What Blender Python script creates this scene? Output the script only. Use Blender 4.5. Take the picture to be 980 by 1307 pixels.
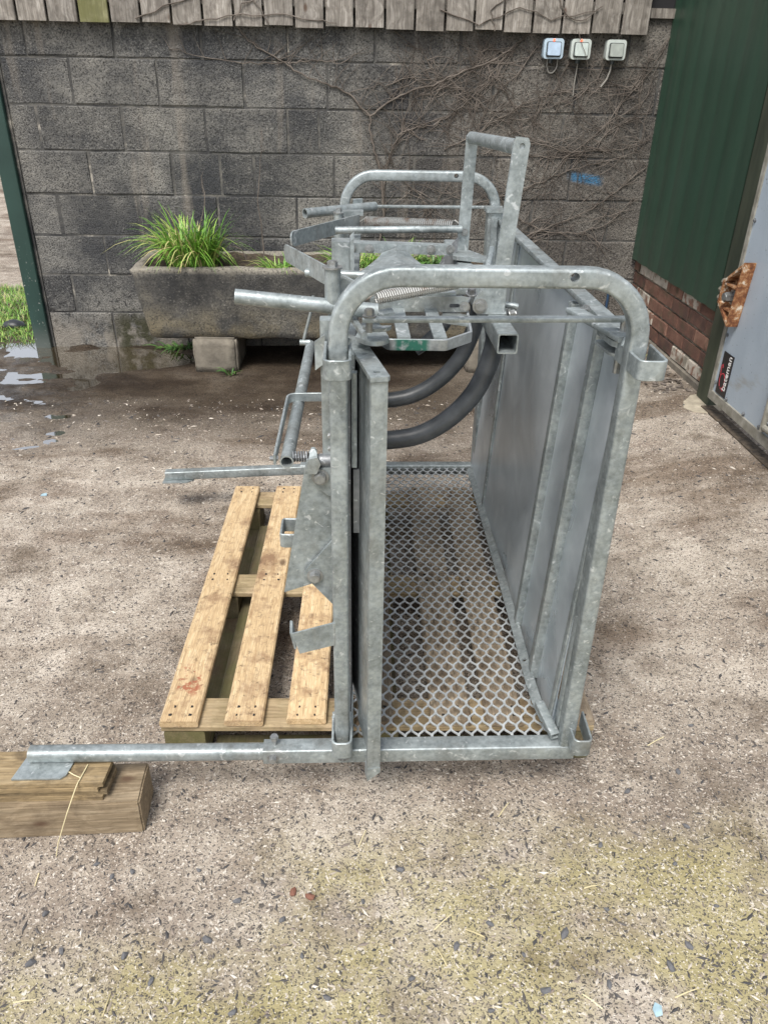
import bpy, bmesh, math, random
import numpy as np
from mathutils import Vector, Matrix, noise as mnoise
R = math.radians
rnd = random.Random(7)
S = bpy.context.scene
for o in list(bpy.data.objects): bpy.data.objects.remove(o)
C = S.collection

# ------------------------------------------------------------------ camera
cam_d = bpy.data.cameras.new('camera'); cam = bpy.data.objects.new('camera', cam_d); C.objects.link(cam)
def nrm(v): v = np.array(v, float); return v/np.linalg.norm(v)
F = 976.5
_y = nrm((-42, 553, -F)); _z = np.array((35, 1727, F), float); _z = nrm(_z-np.dot(_z, _y)*_y); _x = np.cross(_y, _z)
m4 = Matrix(np.array([_x, _y, _z]).tolist()).to_4x4(); m4.translation = (0, 0, 1.48)
cam.matrix_world = m4
cam_d.sensor_fit = 'VERTICAL'; cam_d.sensor_height = 24; cam_d.lens = F/1307*24
cam_d.clip_start = 0.02; cam_d.clip_end = 600
S.camera = cam
# ------------------------------------------------------------------ overcast sky and soft sun
SUN_EL, SUN_AZ = R(58), R(205)      # azimuth clockwise from +Y: high, behind the camera and to its left
w = bpy.data.worlds.new('World'); S.world = w; w.use_nodes = True
nt = w.node_tree; nt.nodes.clear()
wo = nt.nodes.new('ShaderNodeOutputWorld'); bg = nt.nodes.new('ShaderNodeBackground'); sk = nt.nodes.new('ShaderNodeTexSky')
hs = nt.nodes.new('ShaderNodeHueSaturation'); hs.inputs['Saturation'].default_value = 0.32
sk.sky_type = 'NISHITA'; sk.sun_disc = False; sk.sun_elevation = SUN_EL; sk.sun_rotation = SUN_AZ
sk.dust_density = 2.0; sk.air_density = 1.0; sk.ozone_density = 1.0
nt.links.new(sk.outputs[0], hs.inputs['Color']); nt.links.new(hs.outputs[0], bg.inputs[0]); nt.links.new(bg.outputs[0], wo.inputs[0])
bg.inputs[1].default_value = 0.09
sd = bpy.data.lights.new('sun', 'SUN'); sd.energy = 1.5; sd.angle = R(22); sd.color = (1, .96, .9)
so = bpy.data.objects.new('sun', sd); C.objects.link(so); so.location = (-3, -4, 8)
dirv = Vector((math.sin(SUN_AZ)*math.cos(SUN_EL), math.cos(SUN_AZ)*math.cos(SUN_EL), math.sin(SUN_EL)))
so.rotation_euler = dirv.to_track_quat('Z', 'Y').to_euler()
S.view_settings.view_transform = 'Standard'; S.view_settings.look = 'None'
S.view_settings.exposure = 1.42; S.view_settings.gamma = 1.0
S.render.engine = 'CYCLES'

# ------------------------------------------------------------------ material helper
class MT:
    def __init__(s, name, rough=.6, metal=0.0):
        s.m = bpy.data.materials.new(name); s.m.use_nodes = True; s.t = s.m.node_tree; s.t.nodes.clear()
        o = s.t.nodes.new('ShaderNodeOutputMaterial'); s.b = s.t.nodes.new('ShaderNodeBsdfPrincipled')
        s.t.links.new(s.b.outputs[0], o.inputs[0]); s.set('Roughness', rough); s.set('Metallic', metal)
    def put(s, sock, v):
        if isinstance(v, bpy.types.NodeSocket): s.t.links.new(v, sock)
        elif v is not None:
            if hasattr(sock.default_value, '__len__') and not hasattr(v, '__len__'): v = [v]*len(sock.default_value)
            if hasattr(v, '__len__') and len(v) == 3 and len(sock.default_value) == 4: v = (*v, 1)
            sock.default_value = v
    def set(s, k, v): s.put(s.b.inputs[k], v)
    def n(s, typ, ins=None, **pr):
        nd = s.t.nodes.new(typ)
        for k, v in pr.items(): setattr(nd, k, v)
        for k, v in (ins or {}).items(): s.put(nd.inputs[k], v)
        return nd
    def obj(s): return s.n('ShaderNodeTexCoord').outputs['Object']
    def pos(s): return s.n('ShaderNodeNewGeometry').outputs['Position']
    def orand(s): return s.n('ShaderNodeObjectInfo').outputs['Random']
    def attr(s, nm): return s.n('ShaderNodeAttribute', attribute_name=nm).outputs['Fac']
    def mapv(s, v, scale=(1, 1, 1), loc=(0, 0, 0), rot=(0, 0, 0)):
        return s.n('ShaderNodeMapping', {'Vector': v, 'Scale': scale, 'Location': loc, 'Rotation': rot}).outputs[0]
    def noise(s, v, sc, det=4, ro=.55, dist=0):
        return s.n('ShaderNodeTexNoise', {'Vector': v, 'Scale': sc, 'Detail': det, 'Roughness': ro, 'Distortion': dist}).outputs['Fac']
    def vor(s, v, sc, feature='F1', rand=1.0):
        nd = s.n('ShaderNodeTexVoronoi', {'Vector': v, 'Scale': sc, 'Randomness': rand}, feature=feature)
        return nd.outputs['Distance'], (nd.outputs['Color'] if feature != 'DISTANCE_TO_EDGE' else None)
    def ramp(s, f, stops, interp='LINEAR'):
        nd = s.n('ShaderNodeValToRGB', {'Fac': f}); cr = nd.color_ramp; cr.interpolation = interp
        while len(cr.elements) < len(stops): cr.elements.new(.5)
        for e, (p, c) in zip(cr.elements, stops):
            e.position = p; e.color = (c, c, c, 1) if not hasattr(c, '__len__') else (*c, 1)
        return nd.outputs[0]
    def mix(s, f, a, b, blend='MIX'):
        nd = s.t.nodes.new('ShaderNodeMix'); nd.data_type = 'RGBA'; nd.blend_type = blend
        s.put(nd.inputs[0], f); s.put(nd.inputs[6], a); s.put(nd.inputs[7], b); return nd.outputs[2]
    def math(s, op, a, b=None, c=None, clamp=False):
        nd = s.n('ShaderNodeMath', operation=op, use_clamp=clamp); s.put(nd.inputs[0], a)
        if b is not None: s.put(nd.inputs[1], b)
        if c is not None: s.put(nd.inputs[2], c)
        return nd.outputs[0]
    def sep(s, v): return s.n('ShaderNodeSeparateXYZ', {0: v}).outputs
    def rng(s, v, a, b, c=0., d=1.):
        return s.n('ShaderNodeMapRange', {'Value': v, 'From Min': a, 'From Max': b, 'To Min': c, 'To Max': d}, interpolation_type='SMOOTHSTEP').outputs[0]
    def vadd(s, a, b): return s.n('ShaderNodeVectorMath', {0: a, 1: b}, operation='ADD').outputs[0]
    def shift(s, v, k=13.):      # per-object offset so copies do not repeat
        r = s.math('MULTIPLY', s.orand(), k*7.3)
        return s.vadd(v, s.n('ShaderNodeCombineXYZ', {0: r, 1: s.math('MULTIPLY', r, .61), 2: s.math('MULTIPLY', r, .37)}).outputs[0])
    def bump(s, h, st=.4, d=.002):
        s.set('Normal', s.n('ShaderNodeBump', {'Height': h, 'Strength': st, 'Distance': d}).outputs[0])
    def band(s, v, a, b, soft):   # 1 inside a..b
        return s.math('MULTIPLY', s.rng(v, a-soft, a+soft), s.rng(v, b-soft, b+soft, 1., 0.))

def galv(name, lo, hi, metal=.55, ro=(.38, .6), green=False, blotch=.55, bmp=.22, dirt_amt=.45):
    m = MT(name, metal=metal); p = m.shift(m.obj())
    n1 = m.noise(p, 11, 6, .68); n2 = m.noise(p, 90, 3, .6)
    c = m.ramp(m.math('ADD', m.math('MULTIPLY', n1, .62), m.math('MULTIPLY', n2, .38)), [(.36, lo), (.5, tuple((u+w_)/2 for u, w_ in zip(lo, hi))), (.64, hi)])
    blot = m.ramp(m.noise(p, 46, 3, .5, 1.2), [(.63, 0.), (.70, 1.)])
    c = m.mix(m.math('MULTIPLY', blot, blotch), c, (.70, .73, .74))
    dirt = m.ramp(m.noise(m.mapv(p, (9, 9, 4)), 1, 5 if dirt_amt > .2 else 2, .68), [(.52, 0.), (.72, 1.)])
    c = m.mix(m.math('MULTIPLY', dirt, dirt_amt), c, (.17, .155, .13))
    if green:
        x, y, z = m.sep(m.pos())
        g = m.math('MULTIPLY', m.band(x, .078, .138, .006), m.ramp(m.noise(p, 60, 4), [(.36, 0.), (.5, 1.)]))
        g = m.math('MULTIPLY', g, m.rng(z, 1.072, 1.074, 1., 0.))
        c = m.mix(g, c, (.015, .12, .085)); m.set('Metallic', m.math('MULTIPLY_ADD', g, -metal, metal))
    m.set('Base Color', c)
    m.set('Roughness', m.rng(m.noise(p, 40, 4), .3, .7, ro[0], ro[1]))
    m.bump(m.math('ADD', n2, m.math('MULTIPLY', n1, 1.5)), bmp, .0015)
    return m.m
M = {}
M['galv'] = galv('galvanised_steel', (.18, .205, .208), (.415, .458, .465))
M['galv_green'] = galv('galvanised_steel_green_paint', (.22, .24, .25), (.47, .50, .515), green=True)
m = MT('galvanised_sheet', .33, .45); p = m.obj()
a1 = m.noise(m.mapv(p, (1, 1.5, 1.2), (0, 0, 0), (.6, 0, 0)), 1.6, 4, .55, .6); a2 = m.noise(p, 7, 4, .6, .8)
c = m.ramp(m.math('ADD', m.math('MULTIPLY', a1, .7), m.math('MULTIPLY', a2, .3)), [(.36, (.32, .365, .40)), (.5, (.46, .51, .545)), (.64, (.64, .69, .72))])
sm_ = m.ramp(m.noise(m.mapv(p, (4, 5, 4)), 1, 3, .5, 1.5), [(.55, 0.), (.66, 1.)]); c = m.mix(m.math('MULTIPLY', sm_, .22), c, (.74, .77, .79))
m.set('Base Color', c); m.set('Roughness', m.rng(a1, .35, .65, .26, .42)); m.bump(m.noise(p, 5, 2), .25, .012); M['galv_sheet'] = m.m
M['galv_dark'] = galv('dull_galvanised_steel', (.13, .14, .15), (.27, .28, .29), ro=(.45, .65))
M['galv_mesh'] = galv('galvanised_mesh', (.36, .385, .395), (.58, .61, .62), metal=.4, ro=(.4, .6), blotch=.2)
M['bolt'] = galv('zinc_bolt', (.20, .21, .21), (.42, .43, .43), metal=.7, ro=(.3, .45), blotch=.2)

m = MT('spring_steel', .45, .7); p = m.obj()
m.set('Base Color', m.mix(m.ramp(m.noise(p, 25, 3), [(.52, 0.), (.72, 1.)]), (.46, .46, .44), (.22, .13, .08))); M['spring'] = m.m
m = MT('black_rubber', .42); p = m.obj()
m.set('Base Color', m.ramp(m.noise(p, 18, 5), [(.35, (.042, .047, .053)), (.75, (.095, .103, .113))])); m.bump(m.noise(p, 90, 3), .1); M['rubber'] = m.m
m = MT('dark_hollow', .9); m.set('Base Color', (.02, .02, .02)); M['hollow'] = m.m

def wood(name, a, b, c, axis, grain=1., rough=.75, stain=.5, stain_col=(.10, .055, .03), green=0., dirty=.35, marks=False):
    m = MT(name, rough); p = m.shift(m.obj())
    sc = [46*grain]*3; sc[axis] = 2.2*grain
    warp = m.noise(p, 6, 2); pv = m.vadd(m.mapv(p, sc), m.n('ShaderNodeCombineXYZ', {0: m.math('MULTIPLY', warp, 5.), 1: m.math('MULTIPLY', warp, 5.), 2: m.math('MULTIPLY', warp, 5.)}).outputs[0])
    g = m.noise(pv, 1, 6, .62, .4)
    col = m.ramp(g, [(.25, a), (.5, b), (.72, c)])
    fine = m.noise(m.mapv(p, [x*5 for x in sc]), 1, 3)
    col = m.mix(m.ramp(fine, [(.35, .45), (.6, 0.)]), col, tuple(x*.45 for x in a))
    st = m.ramp(m.noise(p, 9, 6, .7), [(.49, 0.), (.66, 1.)])
    col = m.mix(m.math('MULTIPLY', st, stain), col, stain_col)
    kd, kc = m.vor(m.mapv(p, [4 if i != axis else 2.2 for i in range(3)]), 2.2)
    col = m.mix(m.ramp(kd, [(.05, .8), (.12, 0.)]), col, (.07, .035, .018))
    dz = m.ramp(m.noise(p, 55, 5, .75), [(.56, 0.), (.70, 1.)])
    col = m.mix(m.math('MULTIPLY', dz, dirty), col, (.085, .055, .032))
    if marks:
        wx, wy, wz = m.sep(m.pos())
        mk = m.math('MULTIPLY', m.math('MULTIPLY', m.band(wx, -.445, -.385, .008), m.band(wy, 1.455, 1.56, .02)), m.ramp(m.noise(m.pos(), 48, 3), [(.52, 0.), (.60, 1.)]))
        col = m.mix(m.math('MULTIPLY', mk, .85), col, (.27, .075, .035))
    if green: col = m.mix(m.math('MULTIPLY', m.ramp(m.noise(p, 12, 5), [(.35, 0.), (.6, 1.)]), green), col, (.09, .09, .025))
    v = m.math('MULTIPLY_ADD', m.orand(), .36, .82)
    col = m.mix(1., col, m.n('ShaderNodeCombineColor', {0: v, 1: v, 2: v}).outputs[0], 'MULTIPLY')
    m.set('Base Color', col); m.bump(m.math('ADD', g, m.math('MULTIPLY', fine, .6)), .35, .002)
    return m.m
M['pine'] = wood('pallet_pine', (.36, .235, .12), (.54, .395, .225), (.64, .50, .315), 1, grain=2.6, stain=.9, stain_col=(.19, .11, .06), dirty=.9, marks=True)
M['pine_worn_shaded'] = wood('pallet_pine_worn_shaded', (.22, .165, .11), (.35, .28, .20), (.45, .37, .275), 1, grain=2.2, stain=.8, stain_col=(.10, .07, .045), dirty=.6)  # dirty worn pine, with the shade under the crate also put into its colour
M['pine_x'] = wood('pallet_pine_cross', (.25, .18, .10), (.40, .30, .18), (.50, .39, .25), 0, grain=1.3, stain=.55, green=.3)
M['pine_dirty'] = wood('pallet_pine_mossy', (.085, .065, .04), (.15, .12, .07), (.21, .17, .10), 1, stain=.7, green=.6, dirty=.6)
M['old_wood'] = wood('weathered_board', (.095, .082, .068), (.25, .225, .195), (.42, .39, .35), 2, grain=.9, stain=.65, stain_col=(.07, .06, .05))
M['old_wood_green'] = wood('mossy_board', (.10, .10, .045), (.17, .165, .075), (.26, .25, .14), 2, grain=.8, stain=.4, green=.7, stain_col=(.07, .06, .03))
M['sleeper'] = wood('sawn_sleeper', (.15, .11, .065), (.25, .19, .12), (.35, .28, .19), 0, grain=1.2, stain=.6, stain_col=(.075, .05, .03))
M['shim'] = wood('split_shingle', (.10, .068, .035), (.26, .19, .10), (.36, .28, .17), 0, grain=1.3, stain=.7, stain_col=(.04, .028, .018))

# concrete blocks of the yard wall
m = MT('weathered_concrete_block', .92); P = m.pos(); x, y, z = m.sep(P); p = P
big = m.noise(m.mapv(P, (1.1, 1, 1.6)), 1.5, 6, .66)
c = m.ramp(big, [(.36, (.036, .038, .042)), (.47, (.082, .081, .078)), (.58, (.17, .163, .148)), (.70, (.27, .255, .225))])
ov = m.math('MULTIPLY_ADD', m.orand(), .34, .85)
c = m.mix(1., c, m.n('ShaderNodeCombineColor', {0: ov, 1: ov, 2: ov}).outputs[0], 'MULTIPLY')
warm = m.rng(x, -.3, 1.2); c = m.mix(m.math('MULTIPLY', warm, .45), c, (.135, .112, .088))
gran = m.noise(P, 120, 3, .75)
c = m.mix(m.ramp(gran, [(.38, .85), (.49, 0.)]), c, (.02, .02, .021))
c = m.mix(m.math('MULTIPLY', m.ramp(gran, [(.56, 0.), (.68, .7)]), m.ramp(m.noise(P, 3.2, 4), [(.38, .15), (.6, 1.)])), c, (.33, .32, .295))
d1, vc1 = m.vor(P, 62); s1 = m.sep(vc1)
c = m.mix(m.math('MULTIPLY', m.math('MULTIPLY', m.ramp(s1[0], [(.86, 0.), (.87, 1.)], 'CONSTANT'), m.ramp(d1, [(.16, 1.), (.36, 0.)])), .85), c, (.012, .012, .012))
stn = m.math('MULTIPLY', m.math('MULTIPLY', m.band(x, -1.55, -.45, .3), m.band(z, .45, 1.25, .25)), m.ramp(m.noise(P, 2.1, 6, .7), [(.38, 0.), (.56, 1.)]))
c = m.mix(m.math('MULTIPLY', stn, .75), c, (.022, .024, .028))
pit = m.math('MULTIPLY', m.rng(z, .15, .7, 1., 0.), m.math('MULTIPLY', m.rng(x, -1.1, -.5, 1., 0.), m.ramp(m.noise(P, 38, 4, .6), [(.56, 0.), (.64, 1.)])))
c = m.mix(m.math('MULTIPLY', pit, .85), c, (.015, .015, .015))
lich = m.math('MULTIPLY', m.ramp(m.noise(P, 5, 6, .75), [(.56, 0.), (.7, 1.)]), m.ramp(m.noise(P, 70, 3), [(.5, 0.), (.62, 1.)]))
c = m.mix(m.math('MULTIPLY', lich, .55), c, (.33, .31, .27))
drip = m.ramp(m.noise(m.mapv(P, (7, 1, .7)), 1, 4, .6), [(.60, 0.), (.72, 1.)])
c = m.mix(m.math('MULTIPLY', drip, .5), c, (.27, .235, .195))
base = m.math('MULTIPLY', m.rng(z, .06, .24, 1., 0.), m.ramp(m.noise(P, 7, 5), [(.4, 0.), (.52, 1.)]))
c = m.mix(m.math('MULTIPLY', base, .6), c, (.26, .23, .19))
mossm = m.math('MULTIPLY', m.math('MULTIPLY', m.band(x, -1.47, -1.2, .08), m.rng(z, .12, .26, 1., 0.)), m.ramp(m.noise(P, 16, 5), [(.38, 0.), (.52, 1.)]))
c = m.mix(mossm, c, (.035, .034, .016))
blue = m.math('MULTIPLY', m.math('MULTIPLY', m.band(x, 1.26, 1.44, .03), m.band(m.math('ADD', z, m.math('MULTIPLY', x, .12)), 1.14, 1.185, .014)), m.ramp(m.noise(P, 130, 4), [(.34, .25), (.56, 1.)]))
c = m.mix(m.math('MULTIPLY', blue, .85), c, (.03, .17, .33))
m.set('Base Color', c)
m.bump(m.math('ADD', gran, m.noise(P, 30, 3)), 1., .008)
M['block'] = m.m
m = MT('mortar', .95); P = m.pos()
m.set('Base Color', m.ramp(m.noise(P, 6, 6, .7), [(.36, (.030, .030, .031)), (.5, (.075, .073, .068)), (.60, (.13, .122, .108)), (.66, (.36, .33, .28))])); m.bump(m.noise(P, 120, 4), .7, .004); M['mortar'] = m.m
# stone trough
m = MT('mossy_trough_stone', .93); P = m.pos(); x, y, z = m.sep(P)
c = m.ramp(m.noise(P, 5, 6, .66), [(.36, (.034, .034, .034)), (.52, (.082, .078, .07)), (.68, (.16, .145, .115))])
c = m.mix(m.math('MULTIPLY', m.rng(z, .2, .42, 1., 0.), m.ramp(m.noise(P, 4, 5), [(.42, 0.), (.6, .75)])), c, (.185, .15, .085))
c = m.mix(m.math('MULTIPLY', m.rng(z, .545, .575), .75), c, (.27, .245, .20))
gran = m.noise(P, 95, 4, .75)
c = m.mix(m.ramp(gran, [(.38, .8), (.48, 0.)]), c, (.03, .029, .027))
c = m.mix(m.math('MULTIPLY', m.ramp(gran, [(.56, 0.), (.68, .7)]), m.ramp(m.noise(P, 6, 4), [(.4, .1), (.6, 1.)])), c, (.31, .29, .25))
m.set('Base Color', c); m.bump(m.math('ADD', m.noise(P, 120, 5, .7), m.noise(P, 30, 4)), .8, .005); M['trough'] = m.m
m = MT('concrete_lump', .93); P = m.pos()
m.set('Base Color', m.ramp(m.noise(P, 14, 6, .6), [(.35, (.12, .105, .085)), (.7, (.22, .195, .155))])); m.bump(m.noise(P, 90, 5), .7, .004); M['lump'] = m.m
m = MT('garden_soil', 1.); P = m.pos()
m.set('Base Color', m.ramp(m.noise(P, 40, 5), [(.35, (.03, .022, .015)), (.7, (.10, .075, .05))])); m.bump(m.noise(P, 60, 4), 1., .01); M['soil'] = m.m
# leaves, stems
def leaf(name, cols, rough=.5):
    m = MT(name, rough); m.set('Base Color', m.ramp(m.attr('rnd'), cols)); m.set('Subsurface Weight', 0.0); return m.m
M['grass'] = leaf('grass_blade', [(.0, (.05, .14, .015)), (.5, (.14, .31, .035)), (.78, (.28, .42, .08)), (.9, (.40, .40, .15)), (1., (.48, .38, .20))])
M['weed'] = leaf('weed_leaf', [(0., (.03, .09, .02)), (.8, (.09, .19, .04)), (1., (.16, .2, .06))])
M['straw'] = leaf('straw_stalk', [(0., (.46, .39, .22)), (1., (.70, .62, .40))], .6)
m = MT('dead_vine', .9); m.set('Base Color', m.ramp(m.noise(m.obj(), 9, 3), [(.35, (.065, .052, .042)), (.7, (.20, .17, .145))])); M['vine'] = m.m
# shed
m = MT('green_coated_steel', .42); P = m.pos(); x, y, z = m.sep(P)
c = m.ramp(m.noise(m.mapv(P, (3, 3, .6)), 1.5, 5), [(.3, (.017, .044, .028)), (.7, (.027, .060, .040))])
c = m.mix(m.math('MULTIPLY', m.ramp(m.noise(m.mapv(P, (30, 30, 1.5)), 1, 4), [(.5, 0.), (.8, 1.)]), .25), c, (.07, .085, .065))
c = m.mix(m.math('MULTIPLY', m.rng(z, .5, .9, 1., 0.), m.math('MULTIPLY', m.noise(P, 20, 5), .35)), c, (.06, .065, .05))
m.set('Base Color', c); M['shed'] = m.m
m = MT('green_painted_post', .45); P = m.pos(); x, y, z = m.sep(P)
c = m.ramp(m.noise(P, 5, 4), [(.3, (.010, .032, .026)), (.7, (.016, .046, .037))])
c = m.mix(m.math('MULTIPLY', m.ramp(m.noise(P, 75, 2), [(.68, 0.), (.72, 1.)]), m.rng(z, .2, .75, 1., 0.)), c, (.35, .35, .32))
c = m.mix(m.math('MULTIPLY', m.rng(z, .0, .18, 1., 0.), .6), c, (.09, .095, .085)); m.set('Base Color', c); M['post'] = m.m
m = MT('olive_post', .6); P = m.pos(); m.set('Base Color', m.ramp(m.noise(m.mapv(P, (12, 12, 2)), 1, 5), [(.3, (.022, .03, .02)), (.7, (.06, .07, .045))])); M['olive'] = m.m
m = MT('blue_grey_door', .38); P = m.pos(); x, y, z = m.sep(P)
c = m.ramp(m.noise(m.mapv(P, (2, 2, 1)), 2, 5), [(.3, (.29, .345, .40)), (.7, (.37, .425, .48))])
c = m.mix(m.math('MULTIPLY', m.ramp(m.noise(m.mapv(P, (4, 4, 14)), 1, 4), [(.60, 0.), (.7, 1.)]), m.math('MULTIPLY', m.rng(z, .3, .6, 1., 0.), .55)), c, (.22, .19, .14))
c = m.mix(m.ramp(m.noise(P, 80, 2), [(.70, 0.), (.73, .8)]), c, (.06, .05, .045)); m.set('Base Color', c)
m.set('Roughness', m.rng(m.noise(P, 9, 4), .3, .7, .3, .55)); M['door'] = m.m
m = MT('door_edge', .6); P = m.pos(); m.set('Base Color', m.ramp(m.noise(P, 20, 5), [(.35, (.17, .16, .13)), (.7, (.33, .32, .28))])); M['door_edge'] = m.m
m = MT('flaking_rust', .85); p = m.obj()
c = m.ramp(m.noise(p, 26, 6, .7), [(.3, (.05, .02, .012)), (.46, (.20, .075, .028)), (.55, (.36, .19, .085)), (.62, (.60, .54, .45))]); m.set('Base Color', c); m.bump(m.noise(p, 90, 4), .7, .003); M['rust'] = m.m
m = MT('old_brick', .92); P = m.pos(); p = m.shift(m.obj())
c = m.ramp(m.math('ADD', m.math('MULTIPLY', m.noise(p, 16, 5, .65), .7), m.math('MULTIPLY', m.orand(), .3)), [(.3, (.07, .038, .03)), (.5, (.145, .07, .048)), (.7, (.24, .135, .095))])
whitep = m.math('MULTIPLY', m.ramp(m.orand(), [(.80, 0.), (.82, 1.)], 'CONSTANT'), m.ramp(m.noise(p, 22, 5), [(.4, 0.), (.52, 1.)]))
c = m.mix(m.math('MULTIPLY', whitep, .8), c, (.5, .47, .40))
c = m.mix(m.math('MULTIPLY', m.ramp(m.noise(P, 11, 5), [(.52, 0.), (.66, 1.)]), .6), c, (.06, .055, .03)); m.set('Base Color', c); m.bump(m.noise(P, 110, 5), .7, .004); M['brick'] = m.m
m = MT('brick_mortar', .95); P = m.pos(); m.set('Base Color', m.ramp(m.noise(P, 12, 6, .7), [(.4, (.085, .075, .055)), (.58, (.22, .19, .15)), (.7, (.40, .36, .30))])); m.bump(m.noise(P, 120, 4), .7, .004); M['brick_mortar'] = m.m
m = MT('void_black', .9); m.set('Base Color', (.012, .012, .014)); M['void'] = m.m
def plain(name, col, rough=.5, metal=0., noise=.12):
    m = MT(name, rough, metal); m.set('Base Color', m.ramp(m.noise(m.obj(), 30, 4), [(.3, tuple(v*(1-noise) for v in col)), (.7, tuple(min(1, v*(1+noise)) for v in col))])); return m.m
M['switch_blue'] = plain('switch_plastic_bluish', (.40, .50, .58)); M['switch_grey'] = plain('switch_plastic_grey', (.46, .50, .47)); M['switch_dull'] = plain('switch_plastic_dull', (.34, .37, .34))
M['switch_pale'] = plain('switch_rocker_pale', (.50, .56, .53)); M['switch_pale_blue'] = plain('switch_rocker_blue', (.42, .53, .66)); M['switch_rim'] = plain('switch_gasket', (.03, .035, .035))
M['cable'] = plain('grey_cable', (.26, .245, .22))
m = MT('neon_indicator', .4); m.set('Base Color', (.5, .05, .02)); m.set('Emission Color', (1, .12, .05, 1)); m.set('Emission Strength', 1.2); M['neon'] = m.m
M['sticker'] = plain('sticker_black', (.016, .016, .018), .35); M['white'] = plain('sticker_white', (.75, .74, .72)); M['red'] = plain('sticker_red', (.50, .05, .07))
M['stone_dark'] = plain('dark_stone', (.105, .105, .11), .85, 0, .45); M['stone_red'] = plain('brick_chip', (.17, .075, .05), .85, 0, .3); M['plastic_blue'] = plain('blue_plastic_scrap', (.30, .43, .49), .5, 0, .3)
M['pipe_blue'] = plain('blue_pipe', (.02, .05, .10), .5)
M['blackthing'] = plain('black_rubber_lump', (.02, .022, .026), .45)
M['pad'] = plain('pale_concrete_patch', (.33, .29, .22), .9, 0, .25)
m = MT('puddle_water', .04); m.set('Base Color', (.05, .036, .018)); m.set('Transmission Weight', .55); m.set('IOR', 1.33); m.set('Roughness', .05)
m.bump(m.noise(m.pos(), 14, 2), .05, .004); M['water'] = m.m

# the yard: worn concrete with exposed chips
m = MT('worn_yard_concrete', .9); P = m.pos(); x, y, z = m.sep(P)
wv = m.n('ShaderNodeTexNoise', {'Vector': P, 'Scale': 85, 'Detail': 2}).outputs['Color']
Pw = m.vadd(P, m.n('ShaderNodeVectorMath', {0: wv, 'Scale': .020}, operation='SCALE').outputs[0])
big = m.noise(P, 1.3, 6, .62); mid = m.noise(P, 6, 6, .68)
c = m.ramp(m.math('ADD', m.math('MULTIPLY', big, .5), m.math('MULTIPLY', mid, .5)), [(.36, (.19, .152, .122)), (.46, (.29, .245, .198)), (.54, (.40, .348, .288)), (.63, (.52, .46, .39))])
dirt = m.ramp(m.noise(P, 2.6, 7, .72), [(.50, 0.), (.62, 1.)])
c = m.mix(m.math('MULTIPLY', dirt, .55), c, (.165, .12, .09))
moss = m.math('MULTIPLY', m.math('MULTIPLY', m.rng(y, 1.02, 1.25, 1., 0.), m.rng(x, -.35, .05)), m.ramp(m.noise(P, 4.5, 6, .65), [(.38, 0.), (.58, 1.)]))
moss2 = m.math('MULTIPLY', m.rng(y, .84, .96, 1., 0.), m.ramp(m.noise(P, 5, 5), [(.38, 0.), (.56, 1.)]))
moss = m.math('MAXIMUM', moss, moss2)
c = m.mix(m.math('MULTIPLY', moss, .6), c, (.34, .30, .115))
wet = m.math('MULTIPLY', m.math('MULTIPLY', m.rng(m.math('ADD', y, m.math('MULTIPLY', mid, .9)), 3.4, 4.35), m.rng(x, .3, 1.3, 1., .25)), m.ramp(m.noise(P, 2.2, 5), [(.25, .75), (.5, 1.)]))
wet = m.math('MULTIPLY', wet, m.rng(y, 5.2, 6.2, 1., 0.))
# chips of several sizes
def chips(c, sc, thr, colr, rad, amt, src):
    d, vc = m.vor(m.vadd(Pw, (src*3.1, src*1.7, 0)), sc); s = m.sep(vc)
    msk = m.math('MULTIPLY', m.ramp(s[0], [(thr-.005, 0.), (thr, 1.)]), m.ramp(d, [(rad*.7, 1.), (rad, 0.)]))
    msk = m.math('MULTIPLY', msk, amt); return m.mix(msk, c, colr), msk
def chip2(c, sc, lo, hi, rad, src, amt=.85):
    d, vc = m.vor(m.vadd(Pw, (src*3.1, src*1.7, 0)), sc); q = m.sep(vc); body = m.math('MULTIPLY', m.ramp(d, [(rad*.75, 1.), (rad, 0.)]), amt)
    c = m.mix(m.math('MULTIPLY', m.ramp(q[0], [(lo-.01, 1.), (lo, 0.)]), body), c, m.mix(q[1], (.035, .033, .034), (.115, .10, .09)))
    return m.mix(m.math('MULTIPLY', m.ramp(q[0], [(1-hi, 0.), (1-hi+.01, 1.)]), body), c, m.mix(q[1], (.48, .43, .37), (.66, .61, .54))), d
c, k1 = chip2(c, 230, .42, .20, .52, 1, .88)
c, k3 = chip2(c, 118, .18, .08, .42, 3, .9)
c, k5 = chip2(c, 50, .07, .02, .33, 5, .8)
wcol = m.mix(1., c, (.17, .145, .118), 'MULTIPLY')
c = m.mix(wet, c, wcol)
band = m.math('MULTIPLY', m.ramp(m.noise(m.mapv(P, (.8, 1.9, 1), (3, 1, 0), (0, 0, .35)), 1.7, 5, .6), [(.48, 0.), (.62, 1.)]), m.rng(y, 1.3, 1.9))
c = m.mix(m.math('MULTIPLY', band, .9), c, m.mix(1., c, (.50, .445, .40), 'MULTIPLY'))
spot = m.ramp(m.noise(P, 3.7, 6, .7), [(.53, 0.), (.66, 1.)])
c = m.mix(m.math('MULTIPLY', spot, .7), c, m.mix(1., c, (.45, .41, .37), 'MULTIPLY'))
m.set('Base Color', c)
mud = m.math('MULTIPLY', m.math('MULTIPLY', m.rng(x, -1.55, -1.05, 1., 0.), m.math('MULTIPLY', m.rng(y, 2.95, 3.6), m.rng(y, 4.75, 5.0, 1., 0.))), m.ramp(m.noise(m.mapv(P, (5, 9, 1)), 1, 5, .65), [(.42, 0.), (.56, 1.)]))
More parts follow.
